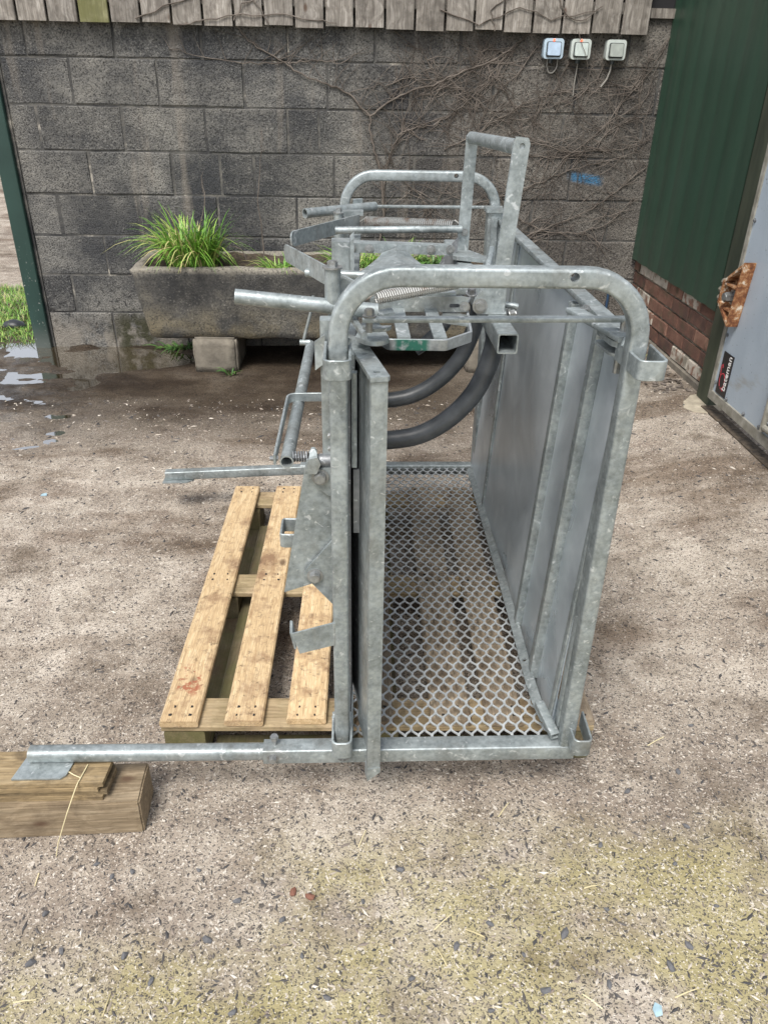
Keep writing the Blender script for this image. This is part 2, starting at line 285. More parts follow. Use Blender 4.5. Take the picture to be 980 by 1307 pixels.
m.set('Roughness', m.math('SUBTRACT', m.math('MULTIPLY_ADD', wet, -.25, .94), m.math('MULTIPLY', mud, .55)))
m.set('Specular IOR Level', m.math('MULTIPLY_ADD', mud, .35, .25))
h = m.math('ADD', m.noise(P, 170, 3, .7), m.math('MULTIPLY', m.noise(P, 28, 3), 1.4))
m.bump(h, .85, .006); M['ground'] = m.m
m = MT('yard_grit', .9); m.set('Base Color', m.ramp(m.attr('rnd'), [(0., (.04, .04, .043)), (.4, (.085, .078, .074)), (.62, (.22, .18, .15)), (.85, (.38, .33, .27)), (1., (.60, .55, .48))])); M['grit'] = m.m

# ------------------------------------------------------------------ mesh helper
def rrect(w, h, r, n=3):
    out = []
    for (sx, sy, a0) in ((1, 1, 0), (-1, 1, 90), (-1, -1, 180), (1, -1, 270)):
        for i in range(n+1):
            a = R(a0+90*i/n); out.append((sx*(w/2-r)+r*math.cos(a), sy*(h/2-r)+r*math.sin(a)))
    return out
def circ(r, n=14): return [(r*math.cos(2*math.pi*i/n), r*math.sin(2*math.pi*i/n)) for i in range(n)]
def fillet(pts, r, n=7):
    pts = [Vector(p) for p in pts]; out = [pts[0]]
    for i in range(1, len(pts)-1):
        a, b, c = pts[i-1], pts[i], pts[i+1]; u = (a-b).normalized(); v = (c-b).normalized()
        ang = u.angle(v); t = min(r/math.tan(ang/2), (a-b).length*.49, (c-b).length*.49); rr = t*math.tan(ang/2)
        cen = b+(u+v).normalized()*(rr/math.sin(ang/2)); s = b+u*t-cen; e = b+v*t-cen
        th = s.angle(e)
        for k in range(n+1): out.append(cen+(s*math.sin((1-k/n)*th)+e*math.sin(k/n*th))/math.sin(th) if th > 1e-3 else cen+s.lerp(e, k/n))
    out.append(pts[-1]); return out
class G:
    def __init__(s): s.v = []; s.f = []
    def add(s, v, f):
        o = len(s.v); s.v += [tuple(a) for a in v]; s.f += [tuple(i+o for i in q) for q in f]; return s
    def box(s, x0, x1, y0, y1, z0, z1):
        return s.add([(x0, y0, z0), (x1, y0, z0), (x1, y1, z0), (x0, y1, z0), (x0, y0, z1), (x1, y0, z1), (x1, y1, z1), (x0, y1, z1)],
                     [(0, 3, 2, 1), (4, 5, 6, 7), (0, 1, 5, 4), (1, 2, 6, 5), (2, 3, 7, 6), (3, 0, 4, 7)])
    def sweep(s, pts, prof, ref=(0, 0, 1), cap=True, inner=None, depth=.25, transport=False):
        pts = [Vector(p) for p in pts]; n = len(pts); k = len(prof); ref = Vector(ref); rings = []; prev = None
        for i in range(n):
            t = (pts[min(i+1, n-1)]-pts[max(i-1, 0)]).normalized()
            rf = prev if (transport and prev is not None) else ref
            a = rf-t*rf.dot(t)
            if a.length < 1e-5: a = Vector((1, 0, 0))-t*t.x
            a.normalize(); prev = a; b = t.cross(a)
            sc = 1.0
            if 0 < i < n-1:
                d0 = (pts[i]-pts[i-1]).normalized(); cs = max(.3, d0.dot(t)); sc = 1/cs
            rings.append((pts[i], a, b, sc))
        v = []; f = []
        for (c, a, b, sc) in rings: v += [c+a*u+b*(w*(sc if not transport else 1)) for u, w in prof]
        for i in range(n-1):
            for j in range(k):
                q = (j+1) % k; f.append((i*k+j, i*k+q, (i+1)*k+q, (i+1)*k+j))
        if inner:
            for end in (0, n-1):
                c, a, b, _ = rings[end]; tt = (pts[1]-pts[0]).normalized() if end == 0 else (pts[-2]-pts[-1]).normalized()
                o = len(v); v += [c+a*u+b*w2 for u, w2 in inner]; v += [c+a*u+b*w2+tt*depth for u, w2 in inner]
                for j in range(k):
                    q = (j+1) % k; e = end*k
                    if end == 0: f += [(e+j, o+j, o+q, e+q), (o+j, o+k+j, o+k+q, o+q)]
                    else: f += [(e+j, e+q, o+q, o+j), (o+j, o+q, o+k+q, o+k+j)]
                f.append(tuple(o+k+j for j in range(k)) if end else tuple(o+k+k-1-j for j in range(k)))
        elif cap: f.append(tuple(range(k-1, -1, -1))); f.append(tuple((n-1)*k+j for j in range(k)))
        return s.add(v, f)
    def tube(s, pts, r, n=14, hollow=None, ref=(0, 0, 1), depth=.12):
        return s.sweep(pts, circ(r, n), ref, inner=circ(hollow, n) if hollow else None, transport=True, depth=depth)
    def bar(s, p0, p1, w, h, ref=(0, 0, 1), r=.0015): return s.sweep([p0, p1], rrect(w, h, r, 1), ref)   # w along ref
    def prism(s, poly, ext):
        n = len(poly); e = Vector(ext); v = [Vector(p) for p in poly]; v += [p+e for p in v[:n]]
        f = [tuple(range(n)), tuple(range(2*n-1, n-1, -1))]+[(i, n+i, n+(i+1) % n, (i+1) % n) for i in range(n)]
        return s.add(v, f)
    def bolt(s, c, ax, r=.009, h=.008, washer=True):
        c = Vector(c); ax = Vector(ax).normalized(); rf = (0, 0, 1) if abs(ax.z) < .9 else (1, 0, 0)
        if washer: s.sweep([c, c+ax*.002], circ(r*1.45, 14), rf); c = c+ax*.0018
        s.sweep([c, c+ax*h*.85], circ(r, 6), rf); s.sweep([c+ax*h*.8, c+ax*h], circ(r*.8, 10), rf); return s
    def helix(s, p0, p1, R_, wire, turns, seg=9):
        p0 = Vector(p0); p1 = Vector(p1); t = (p1-p0); L = t.length; t.normalize(); a = Vector((0, 0, 1)); a = (a-t*a.dot(t)).normalized(); b = t.cross(a)
        pts = []
        N = int(turns*seg)
        for i in range(N+1):
            q = 2*math.pi*i/seg; pts.append(p0+t*(L*i/N)+a*(R_*math.cos(q))+b*(R_*math.sin(q)))
        return s.sweep(pts, circ(wire, 5), t)
def mesh_from(g, name, off=(0, 0, 0), smooth=32):
    me = bpy.data.meshes.new(name); ox, oy, oz = off
    me.from_pydata([(a-ox, b-oy, c-oz) for a, b, c in g.v], [], g.f); me.validate()
    bm = bmesh.new(); bm.from_mesh(me); bmesh.ops.recalc_face_normals(bm, faces=bm.faces); bm.to_mesh(me); bm.free()
    if smooth: me.shade_smooth(); me.set_sharp_from_angle(angle=R(smooth))
    return me
def link(name, me, mat, parent=None):
    o = bpy.data.objects.new(name, me); C.objects.link(o)
    if mat is not None and me is not None and not me.materials: me.materials.append(mat)
    if parent: o.parent = parent
    return o
ORG = {}
def origin(o):
    while o is not None:
        if o.name in ORG: return ORG[o.name]
        o = o.parent
    return (0, 0, 0)
def part(name, g, mat, parent, label=None, smooth=32, kind=None):
    o = link(name, mesh_from(g, name, origin(parent), smooth), M[mat], parent)
    if label: o['label'] = label
    if kind: o['kind'] = kind
    return o
def tag(o, label=None, cat=None, group=None, kind=None):
    for k, v in (('label', label), ('category', cat), ('group', group), ('kind', kind)):
        if v: o[k] = v
    return o
def thing(name, loc, label, cat, group=None):
    o = bpy.data.objects.new(name, None); C.objects.link(o); o.location = loc; o.empty_display_size = .1; ORG[o.name] = tuple(loc)
    return tag(o, label, cat, group)
def solo(name, g, mat, base, label, cat, group=None, smooth=32):
    o = link(name, mesh_from(g, name, base, smooth), M[mat]); o.location = base; ORG[o.name] = tuple(base)
    return tag(o, label, cat, group)
def solo_kind(name, g, mat, kind, smooth=32):
    o = link(name, mesh_from(g, name, (0, 0, 0), smooth), M[mat]); o['kind'] = kind; return o
def cut(o, holes):           # drill real holes: (centre, axis, radius, length) in world space
    off = Vector(origin(o)) if o.parent else Vector(o.location)
    for c, ax, r, L in holes:
        g = G(); c = Vector(c)-off; ax = Vector(ax).normalized(); rf = (0, 0, 1) if abs(ax.z) < .9 else (1, 0, 0)
        g.sweep([c-ax*L/2, c+ax*L/2], circ(r, 16), rf)
        cm = mesh_from(g, 'cutter', smooth=0); co = bpy.data.objects.new('cutter', cm); C.objects.link(co)
        w_ = o.matrix_world.copy(); par = o.parent; o.parent = None; o.matrix_world = Matrix.Identity(4)
        md = o.modifiers.new('b', 'BOOLEAN'); md.object = co; md.operation = 'DIFFERENCE'; md.solver = 'EXACT'
        dg = bpy.context.evaluated_depsgraph_get(); dg.update()
        nm = bpy.data.meshes.new_from_object(o.evaluated_get(dg)); o.modifiers.clear(); old = o.data; o.data = nm
        nm.shade_smooth(); nm.set_sharp_from_angle(angle=R(32))
        o.parent = par
        if par is None: o.location = off
        bpy.data.objects.remove(co)
# value noise on arrays
def vnoise(X, Y, seed=0):
    xi = np.floor(X).astype(np.int64); yi = np.floor(Y).astype(np.int64); xf = X-xi; yf = Y-yi
    def h(a, b):
        q = (a*374761393+b*668265263+seed*974711) & 0x7fffffff; q = ((q ^ (q >> 13))*1274126177) & 0x7fffffff
        return ((q ^ (q >> 16)) & 0xffff)/65535.
    u = xf*xf*(3-2*xf); v = yf*yf*(3-2*yf)
    return (h(xi, yi)*(1-u)+h(xi+1, yi)*u)*(1-v)+(h(xi, yi+1)*(1-u)+h(xi+1, yi+1)*u)*v
def fbm(X, Y, seed=0, oct_=4):
    t = 0; a = .5; tot = 0
    for i in range(oct_): t = t+a*vnoise(X*2**i, Y*2**i, seed+i); tot += a; a *= .5
    return t/tot
def sstep(v, a, b): t = np.clip((v-a)/(b-a), 0, 1); return t*t*(3-2*t)
# ------------------------------------------------------------------ ground
def ground_h(X, Y):
    X = np.asarray(X, float); Y = np.asarray(Y, float)
    z = .15*sstep(X, .7, 1.7)*sstep(Y, .4, 2.2)
    flat = 1-.8*np.exp(-(((X-.05)/.65)**2+((Y-2.0)/.85)**2))
    z = z+(fbm(X*2.2, Y*2.2, 3, 4)-.5)*.014*flat-.003*(1-flat)
    pud = np.exp(-(((X+1.35)/.42)**2+((Y-4.5)/.20)**2)**2)
    streak = sstep(-X, 1.05, 1.5)*sstep(Y, 2.9, 3.4)*(1-sstep(Y, 4.75, 5.1))*(1-sstep(-X, 2.5, 3.1))
    z = z-.026*pud+streak*((fbm(X*6, Y*10, 9, 5)-.5)*.055-.0075)
    z = z+sstep(Y, 6, 16)*.10+(1-sstep(Y, 4.8, 5.6))*0
    return z
gx = np.concatenate([np.linspace(-80, -6, 26), np.linspace(-5.5, -2.6, 20), np.arange(-2.5, 2.3, .022), np.linspace(2.4, 6, 20), np.linspace(7, 80, 22)])
gy = np.concatenate([np.linspace(-30, -1, 14), np.arange(-.5, .5, .08), np.arange(.5, 5.2, .022), np.linspace(5.3, 16, 60), np.linspace(17, 150, 30)])
GX, GY = np.meshgrid(gx, gy); GZ = ground_h(GX, GY)
nx, ny = len(gx), len(gy)
me = bpy.data.meshes.new('ground')
idx = np.arange(nx*ny).reshape(ny, nx)
fa = np.stack([idx[:-1, :-1], idx[:-1, 1:], idx[1:, 1:], idx[1:, :-1]], -1).reshape(-1, 4)
me.from_pydata(np.stack([GX, GY, GZ], -1).reshape(-1, 3).tolist(), [], fa.tolist()); me.shade_smooth()
gr = link('yard_ground', me, M['ground']); gr['kind'] = 'structure'
def gh(x, y): return float(ground_h(x, y))
# puddle water: shows wherever the mud dips below it
g = G(); ring = []
for i in range(40):
    a = 2*math.pi*i/40; ring.append((-2.05+1.3*math.cos(a), 4.0+1.15*math.sin(a), -.0115))
g.add(ring, [tuple(range(40))])
solo_kind('puddle', g, 'water', 'structure', 0)
# ------------------------------------------------------------------ block wall
WY = 4.755
wall = thing('concrete_block_wall', (0, WY+.1, 0), 'dark weathered concrete block wall behind the stone trough', 'wall')
part('mortar_bed', G().box(-1.853, 1.76, WY+.0045, WY+.2, -.1, 1.80), 'mortar', wall, smooth=0)
def block_mesh(w, h, seed, d=.05, ch=.006):
    r = random.Random(seed); g = G()
    def j(k): return r.uniform(-k, k)
    nxs = 4; top = []; fr = []
    o = [(-w/2, -h/2), (0, -h/2), (w/2, -h/2), (w/2, 0), (w/2, h/2), (0, h/2), (-w/2, h/2), (-w/2, 0)]
    back = [(a, d, b) for a, b in o]
    mid = [(a+j(.0025), ch+j(.001), b+j(.0025)) for a, b in o]
    fro = [(a*(1-2*ch/w)+j(.003), j(.0012), b*(1-2*ch/h)+j(.003)) for a, b in o]
    n = 8
    f = [tuple(16+i for i in range(n))]
    for i in range(n):
        q = (i+1) % n; f += [(i, q, 8+q, 8+i), (8+i, 8+q, 16+q, 16+i)]
    g.add(back+mid+fro, f); return mesh_from(g, 'block', smooth=0)
bcache = {}
courses = [(-.02, .203), (.205, .428), (.43, .653), (.655, .878), (.88, 1.103), (1.105, 1.328), (1.33, 1.553), (1.555, 1.778)]
starts = [-1.47, -1.68, -1.45, -1.68, -1.467, -1.71, -1.491, -1.698]
for ci, (z0, z1) in enumerate(courses):
    js = [-1.853, starts[ci]]
    while js[-1] < 1.73:
        nxt = js[-1]+.455+rnd.uniform(-.006, .006)
        if ci == 5 and -.4 < js[-1] < -.28: nxt = js[-1]+.173
        if ci == 4 and -1.05 < js[-1] < -.95: nxt = js[-1]+.268
        if ci == 4 and -.8 < js[-1] < -.7: nxt = js[-1]+.19
        js.append(nxt)
    js[-1] = 1.755
    if js[-1]-js[-2] < .06: js.pop(-2)
    for a, b in zip(js[:-1], js[1:]):
        wd = round(b-a-.007, 3); hh = z1-z0-.004; key = (round(wd, 2), rnd.randrange(3)); wd = min(wd, round(wd, 2))
        if key not in bcache: bcache[key] = block_mesh(wd, hh, len(bcache))
        o = link('block', bcache[key], M['block'], wall)
        o.location = ((a+b)/2, WY-(WY+.1)+rnd.uniform(-.003, .003), (z0+z1)/2); o.rotation_euler = (0, rnd.uniform(-.004, .004), 0)
part('cement_edge', G().prism([(-1.868, WY+.002, -.05), (-1.85, WY-.006, -.05), (-1.851, WY-.006, 1.75), (-1.868, WY+.002, 1.75)], (0, .19, 0)), 'mortar', wall, smooth=0)
# rough moss pad at the wall foot
gpost = solo('gate_post', G().sweep([(-1.915, WY+.02, -.05), (-1.915, WY+.02, 2.45)], rrect(.095, .10, .008), (1, 0, 0)), 'post', (-1.915, WY+.02, 0), 'dark green painted steel post at the open end of the block wall', 'post')
# ------------------------------------------------------------------ timber boarding above the wall
clad = thing('timber_boarding', (0, WY, 1.71), 'weathered grey vertical timber boards hung above the concrete block wall', 'boarding')
part('dark_backing', G().box(-2.3, 1.80, WY+.02, WY+.06, 1.80, 2.65), 'void', clad, smooth=0)
part('beam', G().box(1.50, 1.76, WY-.022, WY+.03, 1.786, 1.83), 'old_wood', clad, smooth=0)
xx = -2.31; bi = 0
while xx < 1.52:
    wd = .143+rnd.uniform(-.003, .004); 
    if xx+wd > 1.56: wd = 1.56-xx
    g = G(); zb = 1.71+rnd.uniform(-.006, .006); lift = rnd.uniform(0, .004); 
    g.sweep([(xx+wd/2, WY-.046-lift, zb), (xx+wd/2+rnd.uniform(-.003, .003), WY-.046-lift, 2.62)], rrect(wd, .02, .003, 1), (1, 0, 0))
    part('board', g, 'old_wood_green' if abs(xx+1.38) < .07 else 'old_wood', clad, smooth=0, label='green mossy board' if abs(xx+1.38) < .07 else None); xx += wd+.012; bi += 1
part('batten', G().box(-2.3, 1.52, WY-.032, WY+.015, 1.80, 1.85), 'old_wood', clad, smooth=0)
# ------------------------------------------------------------------ switches on the wall
for i, (cx, bm_, rm, lamp, lab) in enumerate(((1.073, 'switch_blue', 'switch_pale_blue', True, 'bluish weatherproof switch with a red light, looped cable below it'),
        (1.219, 'switch_grey', 'switch_pale', True, 'pale grey weatherproof switch with a red light and a dead twig across it'),
        (1.408, 'switch_grey', 'switch_dull', False, 'grey weatherproof switch without a light, set apart, cable curving down'))):
    t = thing('wall_switch', (cx, WY, 1.638), lab, 'switch', 'weatherproof switches under the boarding'); cy = WY-.03
    part('housing', G().sweep([(cx, WY-.003, 1.638), (cx, WY-.042, 1.638), (cx, WY-.05, 1.638)], rrect(.105, .094, .016, 4), (1, 0, 0)), bm_, t)
    g = G().sweep([(cx, WY-.045, 1.635), (cx, WY-.054, 1.635)], rrect(.078, .07, .008, 3), (1, 0, 0)); part('gasket', g, 'switch_rim', t)
    part('rocker', G().sweep([(cx, WY-.05, 1.636), (cx+.001, WY-.064, 1.637)], rrect(.068, .060, .006, 3), (1, 0, 0)), rm, t)
    if lamp: part('indicator_lamp', G().sweep([(cx-.002, WY-.05, 1.677), (cx-.002, WY-.0525, 1.677)], circ(.006, 10), (1, 0, 0)), 'neon', t)
    part('gland', G().sweep([(cx-.005, WY-.025, 1.597), (cx-.005, WY-.025, 1.572)], circ(.013, 8), (1, 0, 0)), 'switch_rim', t)
    path = [[(cx+.035, WY-.02, 1.595), (cx+.034, WY-.018, 1.55), (cx+.015, WY-.016, 1.524), (cx-.008, WY-.016, 1.527), (cx-.02, WY-.016, 1.56), (cx-.02, WY-.016, 1.595)],
            [(cx, WY-.02, 1.58), (cx-.001, WY-.014, 1.53), (cx-.004, WY-.012, 1.47), (cx-.002, WY-.01, 1.42)],
            [(cx-.005, WY-.02, 1.58), (cx-.008, WY-.02, 1.54), (cx-.02, WY-.018, 1.50), (cx-.045, WY-.014, 1.465)]][i]
    part('cable', G().tube(fillet(path, .03, 4), .0034 if i < 2 else .005, 7), 'cable', t)
# ------------------------------------------------------------------ climbing vine
V = {
 'trunk': ([(.16, .62), (.19, .80), (.177, .97), (.163, 1.039), (.131, 1.132), (.103, 1.238), (.103, 1.303)], .010),
 'L1': ([(.103, 1.303), (.015, 1.391), (-.057, 1.433), (-.156, 1.457), (-.297, 1.509), (-.35, 1.552), (-.471, 1.603), (-.553, 1.661), (-.602, 1.719)], .007),
 'R1': ([(.103, 1.303), (.188, 1.362), (.302, 1.42), (.444, 1.456), (.556, 1.506), (.653, 1.539), (.764, 1.583), (.864, 1.642), (.94, 1.705)], .0075),
 'R2': ([(.19, .80), (.186, .978), (.194, 1.04), (.223, 1.133), (.265, 1.213), (.308, 1.241), (.425, 1.255), (.523, 1.297), (.608, 1.361), (.704, 1.44), (.808, 1.569)], .0055),
 'L2': ([(-.35, 1.552), (-.267, 1.553), (-.154, 1.566), (-.054, 1.55)], .004), 'L3': ([(-.35, 1.552), (-.45, 1.543), (-.615, 1.543), (-.778, 1.569), (-.95, 1.60)], .004),
 'lo': ([(.179, 1.038), (.301, .97), (.395, .901), (.421, .83), (.45, .75)], .004), 'lo2': ([(.429, .815), (.489, .859), (.56, .96)], .0035),
 'a': ([(.523, 1.14), (.665, 1.209), (.795, 1.287), (.939, 1.372), (1.15, 1.441), (1.349, 1.459), (1.587, 1.449)], .004),
 'b': ([(.70, .85), (.9, .912), (.985, .946), (1.138, .996), (1.255, 1.046), (1.441, 1.096), (1.643, 1.147)], .0045),
 'c': ([(.85, .57), (.997, .66), (1.066, .695), (1.24, .766), (1.411, .835), (1.538, .937), (1.693, 1.068)], .0055),
 'd': ([(.85, .84), (.984, .78), (1.119, .713), (1.34, .698), (1.515, .752), (1.652, .905)], .005),
 'e': ([(.55, 1.46), (.65, 1.418), (.828, 1.303), (1.011, 1.184), (1.242, 1.141), (1.535, 1.161), (1.684, 1.21)], .0045),
 'f': ([(.662, 1.686), (.739, 1.549), (.87, 1.393), (1.071, 1.261), (1.124, 1.108)], .0035), 'g': ([(1.2, 1.1), (1.399, 1.251), (1.536, 1.448), (1.635, 1.551), (1.704, 1.706)], .004),
 'h': ([(1.02, 1.68), (.891, 1.509), (.752, 1.391), (.558, 1.283)], .004), 'i': ([(1.213, 1.697), (1.178, 1.599), (1.088, 1.396), (.997, 1.306), (.774, 1.134)], .0035),
 'j': ([(1.411, 1.687), (1.342, 1.503), (1.206, 1.398), (1.026, 1.351)], .0035), 'k': ([(.966, 1.121), (1.194, 1.109), (1.329, 1.142), (1.468, 1.252), (1.575, 1.33), (1.652, 1.464)], .0035),
 'l': ([(.19, 1.45), (.314, 1.499), (.482, 1.43), (.641, 1.533), (.832, 1.607), (.952, 1.706)], .0035), 'm': ([(.227, 1.705), (.375, 1.612), (.497, 1.459), (.653, 1.374)], .003), 'n': ([(.743, 1.688), (.672, 1.562), (.513, 1.474), (.351, 1.398)], .003)}
vine = thing('climbing_vine', (.16, WY-.02, .6), 'leafless brown climbing vine spread over the block wall beside the switches', 'vine')
def wob(pts, amp, sub=4):
    out = []
    for i in range(len(pts)-1):
        a = Vector(pts[i]); b = Vector(pts[i+1])
        for k in range(sub): out.append(a.lerp(b, k/sub)+Vector((rnd.uniform(-amp, amp), rnd.uniform(-amp*.3, amp*.3), rnd.uniform(-amp, amp))) * (0 if i+k == 0 else 1))
    out.append(Vector(pts[-1])); return out
def taper_tube(g, pts, r0, r1, n=5):
    k = len(pts)
    pts = [Vector(p) for p in pts]; v = []; f = []
    for i, p in enumerate(pts):
        t = (pts[min(i+1, k-1)]-pts[max(i-1, 0)]).normalized(); a = Vector((0, 1, 0)); a = (a-t*a.dot(t)); a = a.normalized() if a.length > 1e-4 else Vector((1, 0, 0)); b = t.cross(a); r = r0+(r1-r0)*i/(k-1)
        v += [p+a*(r*math.cos(2*math.pi*q/n))+b*(r*math.sin(2*math.pi*q/n)) for q in range(n)]
    for i in range(k-1):
        for q in range(n): f.append((i*n+q, i*n+(q+1) % n, (i+1)*n+(q+1) % n, (i+1)*n+q))
    f += [tuple(range(n-1, -1, -1)), tuple((k-1)*n+q for q in range(n))]
    g.add(v, f)
twig = G(); allp = []
for nm_, (pts, r) in V.items():
    p3 = wob([(a, WY-.004-r*.8, b) for a, b in pts], .006)
    g = G(); taper_tube(g, p3, r*.68, r*.36, 7)
    part('stem', g, 'vine', vine); allp += [(p, r) for p in p3[1:]]
for p, r in allp:
    for _ in range(1 if p.x < .2 else 3):
        if rnd.random() > .8: continue
        a = rnd.uniform(0, 2*math.pi) if p.x > .3 else rnd.uniform(.3, 2.6); L = rnd.uniform(.06, .34); q = p.copy(); pts = [q.copy()]
        for k in range(5):
            a += rnd.uniform(-.4, .4); q = q+Vector((math.cos(a), 0, math.sin(a)))*L/5; q.y = WY-.005-rnd.uniform(0, .008)
            if not (-1.0 < q.x < 1.69 and .5 < q.z < 1.70): break
            pts.append(q.copy())
        if len(pts) > 2: taper_tube(twig, pts, rnd.uniform(.0012, .0024), .0007, 4)
part('twig', twig, 'vine', vine, kind='stuff')
# strands trailing over the boards
for pts in ([(-.885, 1.707), (-.766, 1.725), (-.599, 1.754), (-.397, 1.765), (-.2, 1.74), (-.073, 1.73)], [(.459, 1.80), (.668, 1.737), (.867, 1.817), (1.038, 1.769), (1.282, 1.81)], [(-1.1, 1.73), (-.9, 1.80), (-.7, 1.86), (-.5, 1.83), (-.42, 1.72)], [(.75, 1.71), (.72, 1.80), (.83, 1.88)], [(1.05, 1.90), (1.1, 1.8), (1.2, 1.76), (1.3, 1.83)], [(-.6, 1.73), (-.55, 1.8), (-.42, 1.86), (-.3, 1.95)]):
    g = G(); taper_tube(g, wob([(a, WY-.064, b) for a, b in pts], .007), .0036, .0022, 6); part('stem', g, 'vine', vine)
g = G(); taper_tube(g, wob([(1.19, WY-.066, 1.715), (1.215, WY-.072, 1.66), (1.25, WY-.07, 1.60), (1.27, WY-.05, 1.54)], .003), .002, .0012, 5); part('stem', g, 'vine', vine)
# ------------------------------------------------------------------ stone trough
tr = thing('stone_trough', (-.3, 4.48, .19), 'long mossy stone trough planted with grass, raised in front of the block wall', 'trough')
def rough(me, amp, sc, seed=0):
    for v in me.vertices:
        n_ = mnoise.noise_vector(Vector(v.co)*sc+Vector((seed, 0, 0)))*amp+mnoise.noise_vector(Vector(v.co)*sc*3.3)*amp*.45; v.co += n_
x0, x1, y0, y1, z0, z1 = -1.185, .96, 4.235, 4.735, .19, .585
def rring(i_l, i_o, z_, rad, step=.03):
    w_ = x1-x0-2*i_l; d_ = y1-y0-2*i_o; cx_, cy_ = (x0+x1)/2, (y0+y1)/2; out = []
    P4 = [(-w_/2+rad, -d_/2), (w_/2-rad, -d_/2), (w_/2, -d_/2+rad), (w_/2, d_/2-rad), (w_/2-rad, d_/2), (-w_/2+rad, d_/2), (-w_/2, d_/2-rad), (-w_/2, -d_/2+rad)]
    cnt = [66, 2, 12, 2, 66, 2, 12, 2]
    for i in range(8):
        a_, b_ = P4[i], P4[(i+1) % 8]
        out += [(cx_+a_[0]+(b_[0]-a_[0])*k/cnt[i], cy_+a_[1]+(b_[1]-a_[1])*k/cnt[i], z_) for k in range(cnt[i])]
    return out
rings = [rring(.075, .05, z0, .015), rring(.058, .03, z0+.012, .015)]+[rring(.058*(1-t/10), .03*(1-t/10), z0+.012+(z1-z0-.024)*t/10, .016) for t in range(1, 11)]+[rring(.008, .006, z1-.004, .03), rring(.03, .03, z1, .03), rring(.056, .056, z1-.003, .03), rring(.064, .064, z1-.015, .03), rring(.07, .07, z1-.13, .03)]
nr = len(rings[0]); v = [p_ for rg in rings for p_ in rg]; f = [tuple(range(nr))]+[(j*nr+i, j*nr+(i+1) % nr, (j+1)*nr+(i+1) % nr, (j+1)*nr+i) for j in range(len(rings)-1) for i in range(nr)]
me = mesh_from(G().add(v, f), 'basin', (0, 0, 0), 60); rough(me, .008, 8)
for v in me.vertices: v.co -= Vector((-.3, 4.48, .19))
link('basin', me, M['trough'], tr)
g = G(); n1, n2 = 50, 12
vv = [(x0+.05+(x1-x0-.1)*i/n1, y0+.05+(y1-y0-.1)*j/n2, .545+.018*mnoise.noise((i*.4, j*.4, 0))+.03*(j/n2)) for j in range(n2+1) for i in range(n1+1)]
g.add(vv, [(j*(n1+1)+i, j*(n1+1)+i+1, (j+1)*(n1+1)+i+1, (j+1)*(n1+1)+i) for j in range(n2) for i in range(n1)])
part('soil', g, 'soil', tr)
def lump(name, b, lab, amp=.006, seed=1, cat='block'):
    bm = bmesh.new(); bmesh.ops.create_cube(bm, size=1)
    for v in bm.verts: v.co = Vector(((v.co.x)*b[0], v.co.y*b[1], (v.co.z+.5)*b[2]))
    bmesh.ops.bevel(bm, geom=list(bm.edges), offset=.012, segments=2, affect='EDGES'); bmesh.ops.subdivide_edges(bm, edges=list(bm.edges), cuts=4, use_grid_fill=True)
    me = bpy.data.meshes.new(name); bm.to_mesh(me); bm.free(); rough(me, amp, 14, seed); me.shade_smooth()
    o = link(name, me, M['lump']); return tag(o, lab, cat)
o = lump('concrete_block', (.245, .42, .21), 'pale rough concrete block propping the planted end of the stone trough'); o.location = (-.772, 4.46, -.012)
o = lump('concrete_block', (.24, .42, .21), 'shadowed concrete block under the stone trough behind the steel crate', seed=4); o.location = (.78, 4.46, -.012)
# ------------------------------------------------------------------ grass
def blades(name, n, place, hmin, hmax, wid, droop, mat, seg=5, spread=.4):
    v = []; f = []; at = []
    for _ in range(n):
        (bx, by, bz), lean = place(); h = rnd.uniform(hmin, hmax); a = rnd.uniform(0, 2*math.pi) if lean is None else lean+rnd.uniform(-.9, .9)
        d = Vector((math.cos(a), math.sin(a), 0)); sd_ = Vector((-d.y, d.x, 0)); w_ = wid*rnd.uniform(.6, 1.2); dr = droop*rnd.uniform(.3, 1.5); sp = spread*rnd.uniform(.2, 1.2)
        o = len(v); c = rnd.random()
        for k in range(seg+1):
            t = k/seg; pz = h*(t*(1-.15*dr*t)-dr*.38*t**3); r = h*(sp*t+dr*.45*t*t); ww = w_*(1-t)**.6 if k < seg else .0002
            p = Vector((bx, by, bz))+d*r+Vector((0, 0, pz))
            v += [tuple(p-sd_*ww+Vector((0, 0, ww*.3))), tuple(p+sd_*ww)]; at += [c, c]
            if k: f.append((o+2*k-2, o+2*k-1, o+2*k+1, o+2*k))
    me = bpy.data.meshes.new(name); me.from_pydata(v, [], f); me.shade_smooth()
    a_ = me.attributes.new('rnd', 'FLOAT', 'POINT'); a_.data.foreach_set('value', at); me.materials.append(M[mat]); return me
def tuft(name, cx, cy, cz, rx, ry, n, hmin, hmax, wid, droop, lab, mat='grass', cat='grass', spread=.32, group=None, seg=7):
    def pl():
        a = rnd.uniform(0, 2*math.pi); r = math.sqrt(rnd.random()); return (rx*r*math.cos(a), ry*r*math.sin(a), 0), math.atan2(ry*math.sin(a), rx*math.cos(a)) if rnd.random() < r*.75 else None
    o = link(name, blades(name, n, pl, hmin, hmax, wid, droop, mat, seg, spread), None); o.location = (cx, cy, cz); return tag(o, lab, cat, group)
tuft('grass_tuft', -.875, 4.38, .535, .13, .09, 640, .18, .43, .0066, 1.05, 'tall arching bright green grass clump growing in the stone trough', spread=.22)
tuft('grass_tuft', -.36, 4.36, .535, .12, .07, 160, .05, .15, .004, 1.0, 'low green grass clump in the trough beside the grey steel arms', spread=.6)
tuft('grass_tuft', .02, 4.45, .535, .13, .10, 190, .07, .20, .004, 1.0, 'short green grass in the trough seen under the rear spring', spread=.6)
